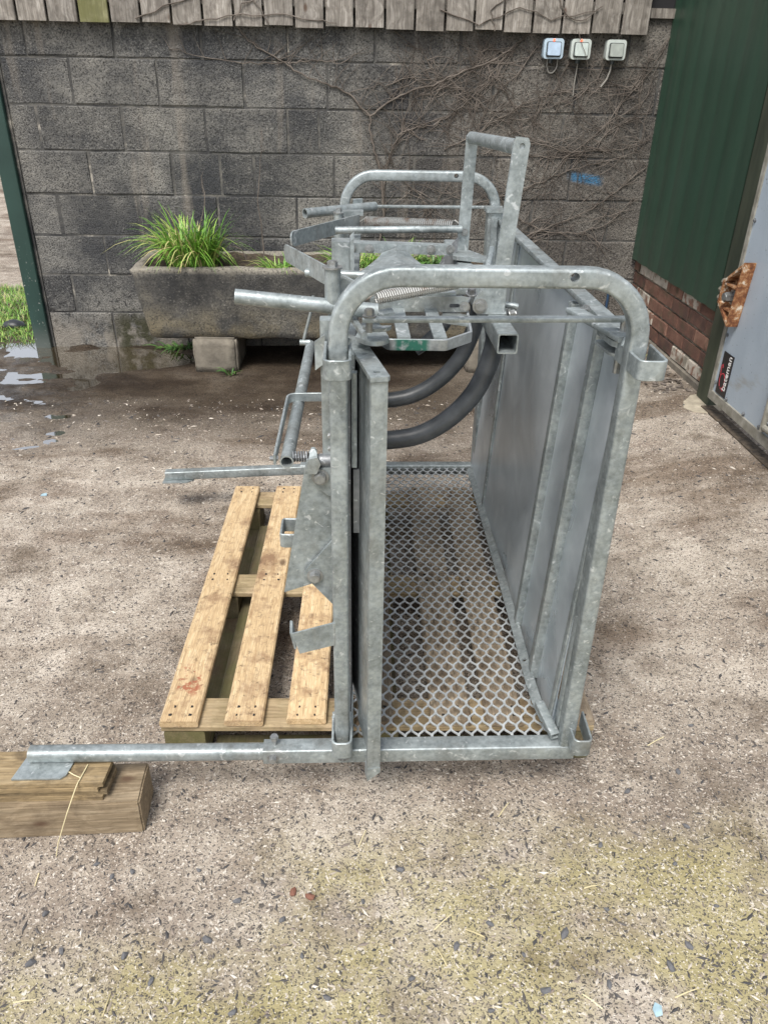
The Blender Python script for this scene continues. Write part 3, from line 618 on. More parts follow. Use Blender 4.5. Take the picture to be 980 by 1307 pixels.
tuft('grass_tuft', .26, 4.45, .535, .11, .10, 200, .09, .22, .004, 1.0, 'green grass in the trough seen behind the lever of the crate', spread=.6)
tuft('leafy_weed', .47, 4.42, .535, .09, .09, 130, .05, .16, .011, 1.2, 'broad leaved green weed at the far end of the trough', 'weed', 'weed', .7)
tuft('leafy_weed', -.69, 4.205, 0, .03, .02, 10, .04, .09, .008, 1., 'tiny green seedling growing at the foot of the propping block', 'weed', 'weed', .5)
tuft('leafy_weed', -1.05, 4.70, -.01, .14, .03, 70, .04, .09, .007, 1.4, 'low dusty weed growing against the wall under the trough', 'weed', 'weed', .9)
tuft('grass_tuft', 1.60, 4.02, .13, .08, .10, 40, .03, .09, .003, 1., 'few grass blades at the foot of the brick base', spread=.7)
for i, (pts, lab) in enumerate((([(-.504, 4.6, .55), (-.512, 4.62, .72), (-.53, 4.64, .875), (-.50, 4.66, 1.08), (-.486, 4.67, 1.222)], 'tall dry dead stem standing bare in the trough'),
        ([(-.86, 4.45, .55), (-.84, 4.5, .74), (-.80, 4.54, .90), (-.815, 4.56, 1.0)], 'dry dead stem rising out of the tall grass clump'),
        ([(-.60, 4.55, .55), (-.63, 4.6, .62), (-.71, 4.64, .63), (-.76, 4.66, .60)], 'short bent brown stalk lying along the back of the trough'))):
    g = G(); taper_tube(g, wob(pts, .004), .0045, .0014, 6)
    for k in range(6):
        p = Vector(pts[-1])-Vector((0, 0, .02*k)); taper_tube(g, [p, p+Vector((rnd.uniform(-.02, .02), rnd.uniform(-.01, .01), .03))], .0016, .0006, 4)
    solo('dry_stem', g, 'vine', tuple(pts[0]), lab, 'stem')
# grass strip beyond the gate post
def pl():
    while True:
        x_ = rnd.uniform(-3.3, -1.93); y_ = rnd.uniform(4.80, 6.2)
        e = float(fbm(np.array(x_*2.2), np.array(y_*2.2), 21, 3))
        if e > .42+.25*max(0, (y_-5.7))+.15*max(0, 5.05-y_): return (x_, y_, gh(x_, y_)-.004), None
og = link('verge_grass', blades('verge_grass', 7000, pl, .03, .085, .0028, 1., 'grass', 3, .6), None); og['kind'] = 'stuff'; og['label'] = 'short green grass growing beyond the gate post'
g = G(); me = None
bm = bmesh.new(); bmesh.ops.create_icosphere(bm, subdivisions=2, radius=.07)
for v in bm.verts: v.co = Vector((v.co.x*1.1, v.co.y*.8, max(-.02, v.co.z*.6)))+mnoise.noise_vector(v.co*14)*.012
me = bpy.data.meshes.new('rubber_lump'); bm.to_mesh(me); bm.free(); me.shade_smooth()
o = link('rubber_lump', me, M['blackthing']); o.location = (-2.23, 5.10, gh(-2.23, 5.1)+.015); tag(o, 'black rounded lump lying in the grass beyond the gate post', 'lump')
g = G()
for k in range(9): g.box(-9.5, -5.6, 16+rnd.uniform(-.03, .03), 16.5, k*.22+.05, k*.22+.26)
solo('far_wall', g, 'block', (-7.5, 16, 0), 'dark low wall far across the yard beyond the gate post', 'wall', smooth=0)
# ------------------------------------------------------------------ green shed on the right
shed = thing('green_shed', (1.80, 4.1, .12), 'dark green corrugated steel shed on a low red brick base', 'shed')
g = G(); prof = []
yy = 3.53; 
while yy < 4.78:
    for dy, dx in ((0, 0), (.085, 0), (.112, .006), (.143, .006)): prof.append((yy+dy, 1.702+dx))
    yy += .17
prof = [(min(a, 4.752), b) for a, b in prof]
prof = [p for i, p in enumerate(prof) if i == 0 or p[0] > prof[i-1][0]]
n = len(prof); zt = 2.75
v = [(b, a, .558) for a, b in prof]+[(b, a, zt) for a, b in prof]+[(b+.002, a, .558) for a, b in prof]+[(b+.002, a, zt) for a, b in prof]
f = []
for i in range(n-1): f += [(i, i+1, n+i+1, n+i), (2*n+i, 3*n+i, 3*n+i+1, 2*n+i+1), (i, 2*n+i, 2*n+i+1, i+1)]
g.add(v, f); part('corrugated_sheet', g, 'shed', shed, smooth=20)
part('sheet_backing', G().box(1.745, 1.80, 3.50, 4.75, .57, 2.75), 'void', shed, smooth=0)
part('brick_mortar', G().box(1.738, 1.95, 3.52, 4.75, .19, .60), 'brick_mortar', shed, smooth=0)
part('plinth', G().sweep([(1.80, 3.52, .09), (1.80, 4.75, .09)], rrect(.20, .16, .01, 1), (0, 0, 1)), 'lump', shed)
g = G(); bms = []
for sd_ in range(3):
    r2 = random.Random(sd_); g = G(); L2, H2, D2 = .215/2, .065/2, .05
    o8 = [(-L2, -H2), (L2, -H2), (L2, H2), (-L2, H2)]
    j = lambda k: r2.uniform(-k, k)
    back = [(D2, a, b) for a, b in o8]; mid = [(.004, a+j(.002), b+j(.002)) for a, b in o8]; fr = [(j(.0015), a*.965+j(.002), b*.9+j(.002)) for a, b in o8]
    f = [(8, 9, 10, 11)]
    for i in range(4): q = (i+1) % 4; f += [(i, q, 4+q, 4+i), (4+i, 4+q, 8+q, 8+i)]
    g.add(back+mid+fr, f); bms.append(mesh_from(g, 'brick', smooth=0))
for k in range(5):
    y_ = 3.64-(.112 if k % 2 else 0)
    while y_ < 4.80:
        o = link('brick', bms[rnd.randrange(3)], M['brick'], shed); o.location = (1.728+rnd.uniform(-.003, .003)-1.80, y_-4.1, .19+.036+k*.0755-.12); o.rotation_euler = (rnd.uniform(-.012, .012), 0, rnd.uniform(-.01, .01))
        if y_-.108 < 3.52: o.scale = (1, .5, 1); o.location.y += .056
        elif y_+.108 > 4.754: o.scale = (1, max(.15, (4.75-(y_-.108))/.215), 1); o.location.y = (4.75+y_-.108)/2-4.1
        y_ += .226
    
part('corner_post', G().sweep([(1.735, 3.435, .10), (1.735, 3.435, 2.75)], rrect(.09, .135, .004, 2), (1, 0, 0)), 'olive', shed)
solo_kind('concrete_pad', G().prism([(1.575, 3.36, gh(1.575, 3.36)+.003), (1.60, 3.30, gh(1.6, 3.3)+.003), (1.67, 3.27, gh(1.67, 3.27)+.004), (1.72, 3.3, .156), (1.80, 3.36, .156), (1.80, 3.52, .156), (1.70, 3.515, gh(1.7, 3.515)+.005), (1.66, 3.50, gh(1.66, 3.5)+.004), (1.63, 3.46, gh(1.63, 3.46)+.004), (1.60, 3.43, gh(1.6, 3.43)+.003)], (0, 0, -.05)), 'pad', 'structure', 0)
solo('water_pipe', G().tube([(1.585, WY-.016, .02), (1.588, WY-.016, .30), (1.585, WY-.016, .46)], .008, 10), 'pipe_blue', (1.585, WY-.02, .05), 'thin dark blue water pipe running up the block wall beside the brick base', 'pipe')
# ------------------------------------------------------------------ blue-grey sliding door
dr = thing('metal_door', (1.68, 3.0, .17), 'pale blue grey sheet metal door with a rusty bracket', 'door')
DX = 1.665
part('panel', G().box(DX, DX+.03, 1.4, 3.31, .245, 2.75), 'door', dr, smooth=0)
part('bottom_channel', G().sweep([(DX+.014, 1.4, .234), (DX+.014, 3.322, .234)], rrect(.045, .04, .003, 1), (0, 0, 1)), 'door_edge', dr)
part('edge_strip', G().box(DX-.006, DX+.034, 3.296, 3.322, .256, 2.75), 'door_edge', dr, smooth=0)
part('door_shadow_strip', G().box(DX-.008, DX+.05, 1.4, 3.36, .10, .156), 'soil', dr, smooth=0)  # dark brown strip painted in for the shadow below the door
for k, (yy, zz) in enumerate([(3.283, .3), (3.283, .52), (3.283, 1.0), (3.283, 1.25), (3.15, .268), (2.98, .268), (2.84, .268), (2.78, .31), (2.78, .40)]):
    part('screw', G().bolt((DX-.001, yy, zz), (-1, 0, 0), .006, .006), 'galv_dark', dr)
part('brace_tube', G().tube([(DX-.014, 2.79, .27), (DX-.014, 2.79, .62)], .012, 10), 'door_edge', dr); part('brace_tube', G().tube([(DX-.014, 2.79, .29), (DX-.014, 2.45, .29)], .012, 10), 'door_edge', dr)
# rusty bracket, its side open so the bolt shows
bk = thing('rusty_bracket', (1.64, 3.27, .60), 'flaking orange rusty steel bracket with a shiny bolt on the blue grey door', 'bracket')
bx0 = DX-.052
out = [(3.185, .850), (3.335, .745), (3.345, .650), (3.215, .575)]
cen = (3.255, .70)
inn = [(cen[0]+(a-cen[0])*.86, cen[1]+(b-cen[1])*.86) for a, b in out]
g = G(); n = 4
v = [(bx0, a, b) for a, b in out]+[(bx0, a, b) for a, b in inn]+[(DX-.001, a, b) for a, b in out]+[(DX-.001, a, b) for a, b in inn]
f = []
for i in range(n):
    q = (i+1) % n; f += [(i, q, 4+q, 4+i), (i, 8+i, 8+q, q), (4+i, 4+q, 12+q, 12+i), (8+i, 12+i, 12+q, 8+q)]
g.add(v, f); g.prism([(DX-.012, a, b) for a, b in inn], (.010, 0, 0)); part('bracket_body', g, 'rust', bk, smooth=0)
part('web', G().box(bx0+.004, DX-.02, 3.21, 3.335, .733, .741), 'rust', bk, smooth=0); part('web', G().box(bx0+.004, DX-.02, 3.22, 3.34, .634, .642), 'rust', bk, smooth=0)
part('bolt', G().bolt((DX-.024, 3.275, .688), (-1, 0, 0), .022, .038), 'bolt', bk)
g = G()
for (a, b) in ((3.352, .735), (3.362, .70), (3.36, .665)): g.sweep([(bx0+.02, a-.012, b), (bx0+.02, a+.012, b)], circ(.015, 8), (0, 0, 1))
part('roller', g, 'lump', bk)
stk = thing('door_sticker', (DX, 3.22, .25), 'black rectangular sticker with white lettering and a red scribbled heart on the door', 'sticker')
part('backing', G().box(DX-.0035, DX-.0005, 3.172, 3.268, .262, .452), 'sticker', stk, smooth=0)
cu = bpy.data.curves.new('lettering', 'FONT'); cu.body = 'bateman'; cu.size = .046; cu.extrude = .0004; cu.align_x = 'CENTER'; cu.align_y = 'CENTER'
tmp = bpy.data.objects.new('tmp', cu); C.objects.link(tmp); dg = bpy.context.evaluated_depsgraph_get(); tm = bpy.data.meshes.new_from_object(tmp.evaluated_get(dg)); bpy.data.objects.remove(tmp)
# seen from -x: local +X (reading direction) -> up, local +Y -> +y (away), facing -x
RM = Matrix(((0, 0, -1), (0, 1, 0), (1, 0, 0))).to_4x4()
tm.transform(Matrix.Translation((-.0044, 3.198-3.22, .368-.25)) @ RM); tm.materials.clear(); link('lettering', tm, M['white'], stk)
g = G(); hp = []
for i in range(26):
    a = R(-60+340*i/25); hp.append((DX-.0042, 3.228+.024*math.cos(a)*(1+.1*math.sin(2*a)), .325+.034*math.sin(a)))
g.sweep(hp, rrect(.001, .004, .0003, 1), (1, 0, 0))
g.sweep([(DX-.0042, 3.25, .335), (DX-.0042, 3.256, .36), (DX-.0042, 3.262, .385), (DX-.0042, 3.252, .394), (DX-.0042, 3.245, .38)], rrect(.001, .004, .0003, 1), (1, 0, 0))
g.sweep([(DX-.0042, 3.222, .292), (DX-.0042, 3.205, .285), (DX-.0042, 3.198, .296)], rrect(.001, .004, .0003, 1), (1, 0, 0))
part('heart_scribble', g, 'red', stk)
# ------------------------------------------------------------------ pallet
pal = thing('wooden_pallet', (-.463, 1.363, 0), 'pale pine pallet under the galvanised steel crate', 'pallet')
def pbox(name, x0, x1, y0, y1, z0, z1, mat, lab=None, r=.004):
    g = G(); w_ = x1-x0; d_ = y1-y0
    if d_ >= w_: g.sweep([((x0+x1)/2, y0, (z0+z1)/2), ((x0+x1)/2, y1, (z0+z1)/2)], rrect(w_, z1-z0, r, 1), (1, 0, 0))
    else: g.sweep([(x0, (y0+y1)/2, (z0+z1)/2), (x1, (y0+y1)/2, (z0+z1)/2)], rrect(d_, z1-z0, r, 1), (0, 1, 0))
    return part(name, g, mat, pal, lab, 0)
PY0, PY1 = 1.363, 2.583
nails = G()
for i, (a, b) in enumerate(((-.463, -.371), (-.309, -.216), (-.160, -.065), (.008, .098), (.188, .287), (.322, .414), (.495, .587))):
    dy = (0, .003, .009, 0, .004, .002, .006)[i]; pbox('deck_board', a, b, PY0+dy, PY1-.004+dy, .116+.0005*i % .002, .135, 'pine' if i < 3 else 'pine_worn_shaded')
    for yy in (PY0+.022, PY0+.05, 1.96, 1.99, PY1-.05, PY1-.022):
        for q in (.28, .72): nails.sweep([(a+(b-a)*q+rnd.uniform(-.008, .008), yy, .134), (a+(b-a)*q, yy, .1355)], circ(.0035, 7), (1, 0, 0))
part('nail', nails, 'hollow', pal, kind='stuff', smooth=0)
for yy in (PY0+.004, 1.92, PY1-.11): pbox('cross_board', -.462, .587, yy, yy+.10, .096, .1155, 'pine_x')
for yy in (PY0+.006, 1.915, PY1-.13):
    for a in (-.458, .012, .487): pbox('spacer_block', a, a+.098, yy, yy+.118, .0205, .0955, 'pine_dirty')
for a in (-.456, .014, .487): pbox('bottom_board', a, a+.10, PY0+.01, PY1-.01, .001, .02, 'pine_dirty')
pbox('bottom_board', -.36, -.29, PY0+.112, PY1-.14, .022, .042, 'pine_dirty')
pbox('front_skid', -.345, .47, PY0+.012, PY0+.075, .001, .019, 'pine_dirty')
pal.rotation_euler = (0, 0, R(-1.1))
# ------------------------------------------------------------------ sleeper block, shims, straw
sl = thing('timber_block', (-.467, 1.158, 0), 'sawn timber block lying under the end of the steel support rod', 'timber')
g = G(); bm = bmesh.new(); bmesh.ops.create_cube(bm, size=1)
for v in bm.verts: v.co = Vector((-.30+v.co.x*.60, .058+v.co.y*.116, .049+v.co.z*.098))
bmesh.ops.bevel(bm, geom=list(bm.edges), offset=.004, segments=2, affect='EDGES'); bmesh.ops.subdivide_edges(bm, edges=[e for e in bm.edges if e.calc_length() > .05], cuts=5, use_grid_fill=True)
me = bpy.data.meshes.new('sleeper'); bm.to_mesh(me); bm.free(); rough(me, .0016, 12); me.shade_smooth(); me.set_sharp_from_angle(angle=R(40)); link('sleeper', me, M['sleeper'], sl); sl.rotation_euler = (0, 0, R(1.9))
for k, (xe, y0_, y1_, lab) in enumerate(((-.545, 1.166, 1.262, 'split wooden shingle at the bottom of the stack on the timber block'), (-.535, 1.171, 1.258, 'split wooden shingle second from the bottom of the stack on the timber block'), (-.552, 1.167, 1.260, 'split wooden shingle just below the top of the stack on the timber block'), (-.540, 1.170, 1.264, 'dark edged wooden shingle topmost of the stack under the steel foot'))):
    z_ = .0985+k*.01255; g = G(); N = 30
    ring = []
    def fy(t, s): return s+.0022*mnoise.noise((t*9, k*3.1, s*40))
    lo = [(-1.05+(xe+1.05)*i/N, fy(i/N*4, y0_)) for i in range(N+1)]; hi = [(-1.05+(xe-.012+1.05)*i/N, fy(i/N*4, y1_)) for i in range(N+1)]
    poly = lo+[(xe+.004, (y0_+y1_)/2+.02)]+hi[::-1]
    g.prism([(a, b, z_+.0004) for a, b in poly], (0, 0, .0112)); solo('wooden_shingle', g, 'shim', (xe-.2, y0_+.04, z_), lab, 'shingle', smooth=0)
def stalk(name, pts, r, lab, base=None, group=None):
    g = G(); taper_tube(g, pts, r, r*.7, 6); o = solo(name, g, 'straw', tuple(pts[0]), lab, 'straw', group)
    a_ = o.data.attributes.new('rnd', 'FLOAT', 'POINT'); c_ = rnd.random(); a_.data.foreach_set('value', [c_]*len(o.data.vertices)); return o
stalk('straw_stalk', fillet([(-.585, 1.22, .1505), (-.592, 1.164, .151), (-.612, 1.13, .10), (-.635, 1.108, .035), (-.642, 1.10, .004)], .02, 4), .0014, 'long yellow straw stalk draped over the shingles and timber block')
stalk('straw_stalk', [(-.62, 1.20, .1505), (-.605, 1.19, .1515), (-.59, 1.183, .151)], .0012, 'short straw piece lying on the topmost shingle')
stalk('straw_stalk', [(-.665, 1.06, .003), (-.663, 1.03, .004)], .0016, 'short straw piece on the concrete in front of the timber block')
# ------------------------------------------------------------------ the galvanised sheep crate
K = thing('sheep_crate', (.23, 1.95, .136), 'galvanised steel sheep handling crate with mesh floor standing on the wooden pallet', 'sheep crate')
T = .032
def hoop(yc, holex):
    g = G(); g.sweep(fillet([(-.024, yc, .182), (-.022, yc, 1.21), (.474, yc, 1.21), (.480, yc, .182)], .098, 10), rrect(T, T, .006, 3), (0, 1, 0))
    o = part('hoop', g, 'galv', K); cut(o, [((x_, yc, 1.213), (0, 1, 0), .0075, .2) for x_ in holex]); return o
HF, HR = 1.237, 2.688
hoop(HF, (.352,)); hoop(HR, (.338,))
def strap(pts, z0, z1, th=.005, r=.012, name='strap', mat='galv', parent=None, lab=None):
    g = G(); zc = (z0+z1)/2
    g.sweep(fillet([(a, b, zc) for a, b in pts], r, 6) if len(pts) > 2 else [(a, b, zc) for a, b in pts], rrect(z1-z0, th, .0012, 1), (0, 0, 1)); return part(name, g, mat, parent or K, lab)
strap([(-.044, 1.275), (-.044, 1.172), (-.003, 1.172), (-.003, 1.275)], 1.058, 1.092, name='hoop_bracket')
strap([(.461, 1.285), (.464, 1.172), (.508, 1.172), (.510, 1.262)], 1.060, 1.094, name='hoop_bracket')
strap([(-.044, 1.285), (-.044, 1.190), (-.004, 1.190), (-.004, 1.285)], .190, .235, name='hoop_bracket')
strap([(.482, 1.275), (.482, 1.186), (.520, 1.186), (.522, 1.275)], .190, .235, name='hoop_bracket')
for q in (-.046, .458):
    strap([(q, HR-.03), (q, HR+.06), (q+.044, HR+.06), (q+.044, HR-.03)], 1.06, 1.094, name='hoop_bracket')
for x_, z_, y_ in ((-.041, 1.075, 1.262), (-.006, 1.090, 1.256), (.464, 1.092, 1.262), (.496, 1.076, 1.256), (-.041, .235, 1.27), (.484, .237, 1.265)):
    pts = [(x_+.003*math.sin(i*2.1), y_+.002*math.cos(i*1.7), z_-.012+.006*i) for i in range(5)]
    part('weld_bead', G().tube(pts, .0042, 7), 'galv', K)
# base frame
S40 = rrect(.04, .04, .004, 3)
def rail(name, p0, p1, prof, ref=(0, 0, 1), inner=None, mat='galv', par=None): return part(name, G().sweep([p0, p1], prof, ref, inner=inner, depth=.12), mat, par or K)
rail('front_rail', (-.2, 1.241, .160), (.499, 1.241, .160), S40, inner=rrect(.0352, .0352, .003, 3))
rail('rear_rail', (-.2, 2.680, .160), (.500, 2.680, .160), S40, inner=rrect(.0352, .0352, .003, 3))
rail('side_rail', (-.019, 1.262, .160), (-.019, 2.659, .160), S40); rail('side_rail', (.478, 1.262, .160), (.478, 2.659, .160), S40)
rf_ = rail('support_rod', (-.712, 1.236, .1695), (-.10, 1.241, .160), rrect(.034, .034, .012, 4))
rr_ = rail('support_rod', (-.712, 2.650, .147), (-.10, 2.680, .160), rrect(.034, .034, .004, 3))
part('foot_plate', G().prism([(-.736, 1.180, .1492), (-.632, 1.180, .1492), (-.622, 1.19, .1492), (-.612, 1.262, .1492), (-.62, 1.276, .1492), (-.718, 1.276, .1492)], (0, 0, .004)), 'galv', rf_)
part('foot_plate', G().prism([(-.72, 2.615, .127), (-.63, 2.618, .127), (-.605, 2.64, .127), (-.605, 2.69, .127), (-.72, 2.685, .127)], (0, 0, .004)), 'galv', rr_)
part('set_screw', G().tube([(-.175, 1.243, .178), (-.175, 1.243, .196)], .005, 10).bolt((-.175, 1.243, .195), (0, 0, 1), .0095, .011, False), 'bolt', rf_)
part('set_screw', G().bolt((-.178, 1.2215, .160), (0, -1, 0), .009, .010), 'bolt', rf_)
part('bolt', G().bolt((-.022, 1.2215, .160), (0, -1, 0), .009, .004), 'galv_dark', K)
# expanded metal floor
g = G(); pitch = .0308; LW = .053; xk = .004; k = 0
while xk < .452:
    pts = []; n = int((2.664-1.256)/LW*10)
    for i in range(n+1):
        y_ = 1.256+LW*i/10; ph = math.sin(2*math.pi*i/10); ph = max(-1, min(1, ph*1.3)); pts.append((xk+(pitch/4-.0006)*ph*(1 if k % 2 else -1), y_, .1685+.0009*math.cos(2*math.pi*i/10*1)*(1 if k % 2 else -1)))
    g.sweep(pts, [(.0014, .0022), (.0014, -.0022), (-.0014, -.0022), (-.0014, .0022)], (0, 0, 1)); xk += pitch/2; k += 1
part('mesh_floor', g, 'galv_mesh', K, smooth=40)
# mesh edge strips
strap([(-.001, 1.262), (-.001, 2.66)], .166, .182, .003, name='floor_edge'); 
# right side panel, leaning outward to the top
XB, XT, ZB, ZT = .455, .490, .186, 1.082
def px(z_): return XB+(XT-XB)*(z_-ZB)/(ZT-ZB)
g = G(); ny_, nz_ = 60, 14; v = []
for j in range(nz_+1):
    z_ = ZB+(ZT-ZB)*j/nz_
    for i in range(ny_+1):
        y_ = 1.285+(2.625-1.285)*i/ny_; dz = .004*mnoise.noise((y_*2.4, z_*2.2, 4)); lo_ = max(0, (.32-z_)/.14); fl_ = .022*lo_**2*max(0, 1-(1.45-y_)/.0001 if y_ < 1.45 else 1)
        v.append((px(z_)+dz, y_, z_))
n0 = len(v); v += [(a+.003, b, c) for a, b, c in v]; f = []
for j in range(nz_):
    for i in range(ny_):
        a = j*(ny_+1)+i; b = a+ny_+1; f += [(a, a+1, b+1, b), (n0+a, n0+b, n0+b+1, n0+a+1)]
W = ny_+1
for i in range(ny_): f += [(i, n0+i, n0+i+1, i+1), (nz_*W+i, nz_*W+i+1, n0+nz_*W+i+1, n0+nz_*W+i)]
for j in range(nz_): f += [(j*W, (j+1)*W, n0+(j+1)*W, n0+j*W), (j*W+ny_, n0+j*W+ny_, n0+(j+1)*W+ny_, (j+1)*W+ny_)]
g.add(v, f); sp = part('side_panel', g, 'galv_sheet', K)
part('top_rail', G().sweep([(.487, 1.30, 1.0875), (.487, 2.63, 1.0875)], rrect(.034, .014, .003, 2), (1, 0, 0)), 'galv', sp)
part('top_rail_lip', G().box(.500, .504, 1.30, 2.63, 1.04, 1.082), 'galv', sp, smooth=0)
def rib(y_, w_=.024, d_=.020, z0=.20, z1=1.068, name='rib'):
    g = G(); g.sweep([(px(z0)-d_/2+.001, y_+w_/2, z0), (px(z1)-d_/2+.001, y_+w_/2, z1)], rrect(d_, w_, .0025, 2), (1, 0, 0)); part(name, g, 'galv', sp)
rib(1.632); rib(1.428, .026, .022); rib(2.30, .024, .008)
rib(1.285, .02, .006, name='edge_fold')
part('edge_post', G().sweep([(.468, 1.268, .19), (.476, 1.268, 1.06)], rrect(.012, .022, .002, 2), (1, 0, 0)), 'galv', sp)
# kick strip at the foot of the panel, swept out towards the entrance
kp = [(.446, 2.60, .196), (.444, 2.2, .196), (.441, 1.85, .20), (.436, 1.60, .207), (.432, 1.48, .211), (.431, 1.40, .210), (.434, 1.34, .206), (.443, 1.285, .200)]
ks = part('kick_strip', G().sweep(kp, rrect(.005, .024, .001, 1), (-.45, 0, 1)), 'galv', K)
cut(ks, [((.432, 1.48, .211), (-.45, 0, 1), .0055, .1)])
part('latch_tube', G().sweep([(.436, 1.325, .212), (.455, 1.238, .196)], rrect(.022, .020, .003, 2), (1, 0, .1), inner=rrect(.016, .014, .002, 2), depth=.03), 'galv', K)
# right front top: catch bar and hinge tabs
part('catch_bar', G().sweep([(.425, 1.46, 1.100), (.468, 1.268, 1.100)], rrect(.030, .010, .002, 2), (1, 0, 0)), 'galv', sp)
part('bolt', G().bolt((.447, 1.452, 1.104), (0, 0, 1), .007, .005), 'bolt', sp)
tab = [(.446, 1.36, 1.082), (.47, 1.372, 1.082), (.492, 1.36, 1.082)]+[(.472+.022*math.cos(R(a)), 1.296+.022*math.sin(R(a)), 1.082) for a in range(0, -181, -30)]
part('hinge_tab', G().prism(tab, (0, 0, .010)), 'galv', sp); part('hinge_tab', G().prism([(a, b+.006, 1.064) for a, b, c in tab], (0, 0, .005)), 'galv', sp)
part('gate_pin', G().tube([(.472, 1.30, 1.03), (.472, 1.30, 1.125)], .007, 10), 'bolt', sp)
# rear post at the far end of the panel
g = G(); rp = rrect(.046, .05, .003, 1)
g.sweep([(.482, 2.61, .18), (.459, 2.61, 1.118)], rp, (1, 0, 0)); g.sweep([(.480, 2.58, .19), (.457, 2.58, 1.10)], rrect(.022, .016, .003, 1), (1, 0, 0))
rp_ = part('rear_post', g, 'galv', K); part('cap_plate', G().sweep([(.458, 2.612, 1.116), (.458, 2.612, 1.126)], rrect(.056, .07, .004, 2), (1, 0, 0)), 'galv', rp_)
# entry gate swung open along the left side
gx_, gy_ = .045, 1.183; gd = Vector((-.19, .98, 0)).normalized(); gs = Vector((gd.y, -gd.x, 0))
def gp(l, s_, z_): return Vector((gx_, gy_, z_))+gd*l+gs*s_
gate = part('gate_leaf', G().prism([gp(.10, -.002, .2), gp(.45, -.002, .2), gp(.45, -.002, 1.03), gp(.10, -.002, 1.03)], gs*.004), 'galv_dark', K)
bot = .150
part('gate_stile', G().prism([gp(0, -.014, bot), gp(0, .014, bot+.002), gp(0, .014, 1.052), gp(0, -.014, 1.052)], gd*.012), 'galv', gate)
part('gate_stile', G().prism([gp(.0125, -.007, bot+.03), gp(.0125, .008, bot+.03), gp(.0125, .008, 1.052), gp(.0125, -.007, 1.052)], gd*.125), 'galv', gate)
pl_ = [gp(-.004, -.016, 1.054), gp(-.004, .013, 1.054), gp(0, .017, 1.054), gp(.225, .017, 1.054), gp(.225, -.016, 1.054)]
tp = part('top_plate', G().prism(pl_, (0, 0, .008)), 'galv', gate); cut(tp, [(gp(.022, 0, 1.058), (0, 0, 1), .006, .05), (gp(.12, 0, 1.058), (0, 0, 1), .005, .05)])
part('foot_wedge', G().prism([gp(-.001, -.0145, .128), gp(-.001, .0145, .150), gp(-.001, .0145, .165), gp(-.001, -.0145, .165)], gd*.026), 'galv', gate)
# left squeeze panel, seen nearly edge on
part('squeeze_panel', G().prism([(-.003, 1.30, .21), (.024, 2.60, .21), (.024, 2.60, 1.04), (-.003, 1.30, 1.04)], (-.004, 0, 0)), 'galv_dark', K)
part('squeeze_rail', G().sweep([(-.008, 1.30, 1.045), (.018, 2.60, 1.045)], rrect(.026, .03, .003, 2), (1, 0, 0)), 'galv', K)
part('hinge_post', G().sweep([(-.040, 1.315, .80), (-.040, 1.315, 1.12)], rrect(.03, .03, .003, 2), (1, 0, 0)), 'galv', K)
part('hinge_post', G().sweep([(-.040, 2.62, .182), (-.040, 2.62, 1.10)], rrect(.03, .03, .003, 2), (1, 0, 0)), 'galv', K)
part('hinge_plate', G().prism([(-.064, 1.29, 1.035), (-.046, 1.285, 1.05), (-.046, 1.285, 1.10), (-.064, 1.29, 1.085)], (0, .006, 0)), 'galv', K)
part('guide_bar', G().sweep([(.004, 1.268, .86), (.004, 1.268, 1.04)], rrect(.010, .016, .002, 2), (1, 0, 0)), 'galv', K)
part('guide_slot_plate', G().prism([(.002, 1.262, .72), (.013, 1.262, .72), (.013, 1.262, .855), (.002, 1.262, .855)], (0, .005, 0)), 'galv_dark', K)
# square tube along the top, lever, grip
SQ = part('lever_tube', G().sweep([(.3035, 1.45, 1.035), (.3035, 2.45, 1.035)], S40, (0, 0, 1), inner=rrect(.0345, .0345, .003, 3), depth=.4), 'galv', K)
lev = part('lever_bar', G().prism([(.281, 1.60, 1.053), (.322, 1.60, 1.053), (.3215, 1.60, 1.12), (.340, 1.60, 1.378), (.336, 1.60, 1.388), (.313, 1.60, 1.390), (.309, 1.60, 1.384), (.291, 1.60, 1.12)], (0, .009, 0)), 'galv', K)
cut(lev, [((.325, 1.60, 1.374), (0, 1, 0), .0055, .05)])
g = G().prism([(.291, 2.20, 1.053), (.323, 2.20, 1.053), (.329, 2.20, 1.355), (.322, 2.20, 1.366), (.307, 2.20, 1.366), (.299, 2.20, 1.356)], (0, .008, 0)); part('lever_bar', g, 'galv', K)
part('grip', G().tube([(.322, 1.606, 1.371), (.314, 2.202, 1.352)], .0145, 16), 'galv', lev)
part('lever_gusset', G().prism([(.258, 1.588, 1.062), (.252, 1.588, 1.075), (.256, 1.588, 1.09), (.272, 1.588, 1.108), (.30, 1.588, 1.118), (.318, 1.588, 1.118), (.318, 1.588, 1.056), (.275, 1.588, 1.056)], (0, .010, 0)), 'galv', lev)
part('bolt', G().bolt((.266, 1.5875, 1.073), (0, -1, 0), .011, .008), 'bolt', lev)
part('bolt', G().bolt((.309, 2.1985, 1.118), (0, -1, 0), .007, .004), 'bolt', lev)
part('weld_bead', G().tube([(.284, 1.592, 1.057), (.322, 1.592, 1.057)], .005, 8), 'galv', lev)
part('clamp_plate', G().prism([(.272, 2.12, 1.060), (.36, 2.08, 1.060), (.372, 2.10, 1.060), (.33, 2.20, 1.060), (.28, 2.24, 1.060)], (0, 0, .010)), 'galv', K)
part('toggle', G().tube([(.352, 2.03, 1.055), (.368, 2.09, 1.075), (.375, 2.12, 1.09)], .009, 10), 'galv', K)
part('toggle', G().tube([(.330, 1.66, 1.058), (.352, 1.65, 1.058), (.358, 1.65, 1.056)], .007, 10), 'galv', K); part('bolt', G().bolt((.331, 1.60, 1.05), (1, 0, .3), .010, .014), 'bolt', K)
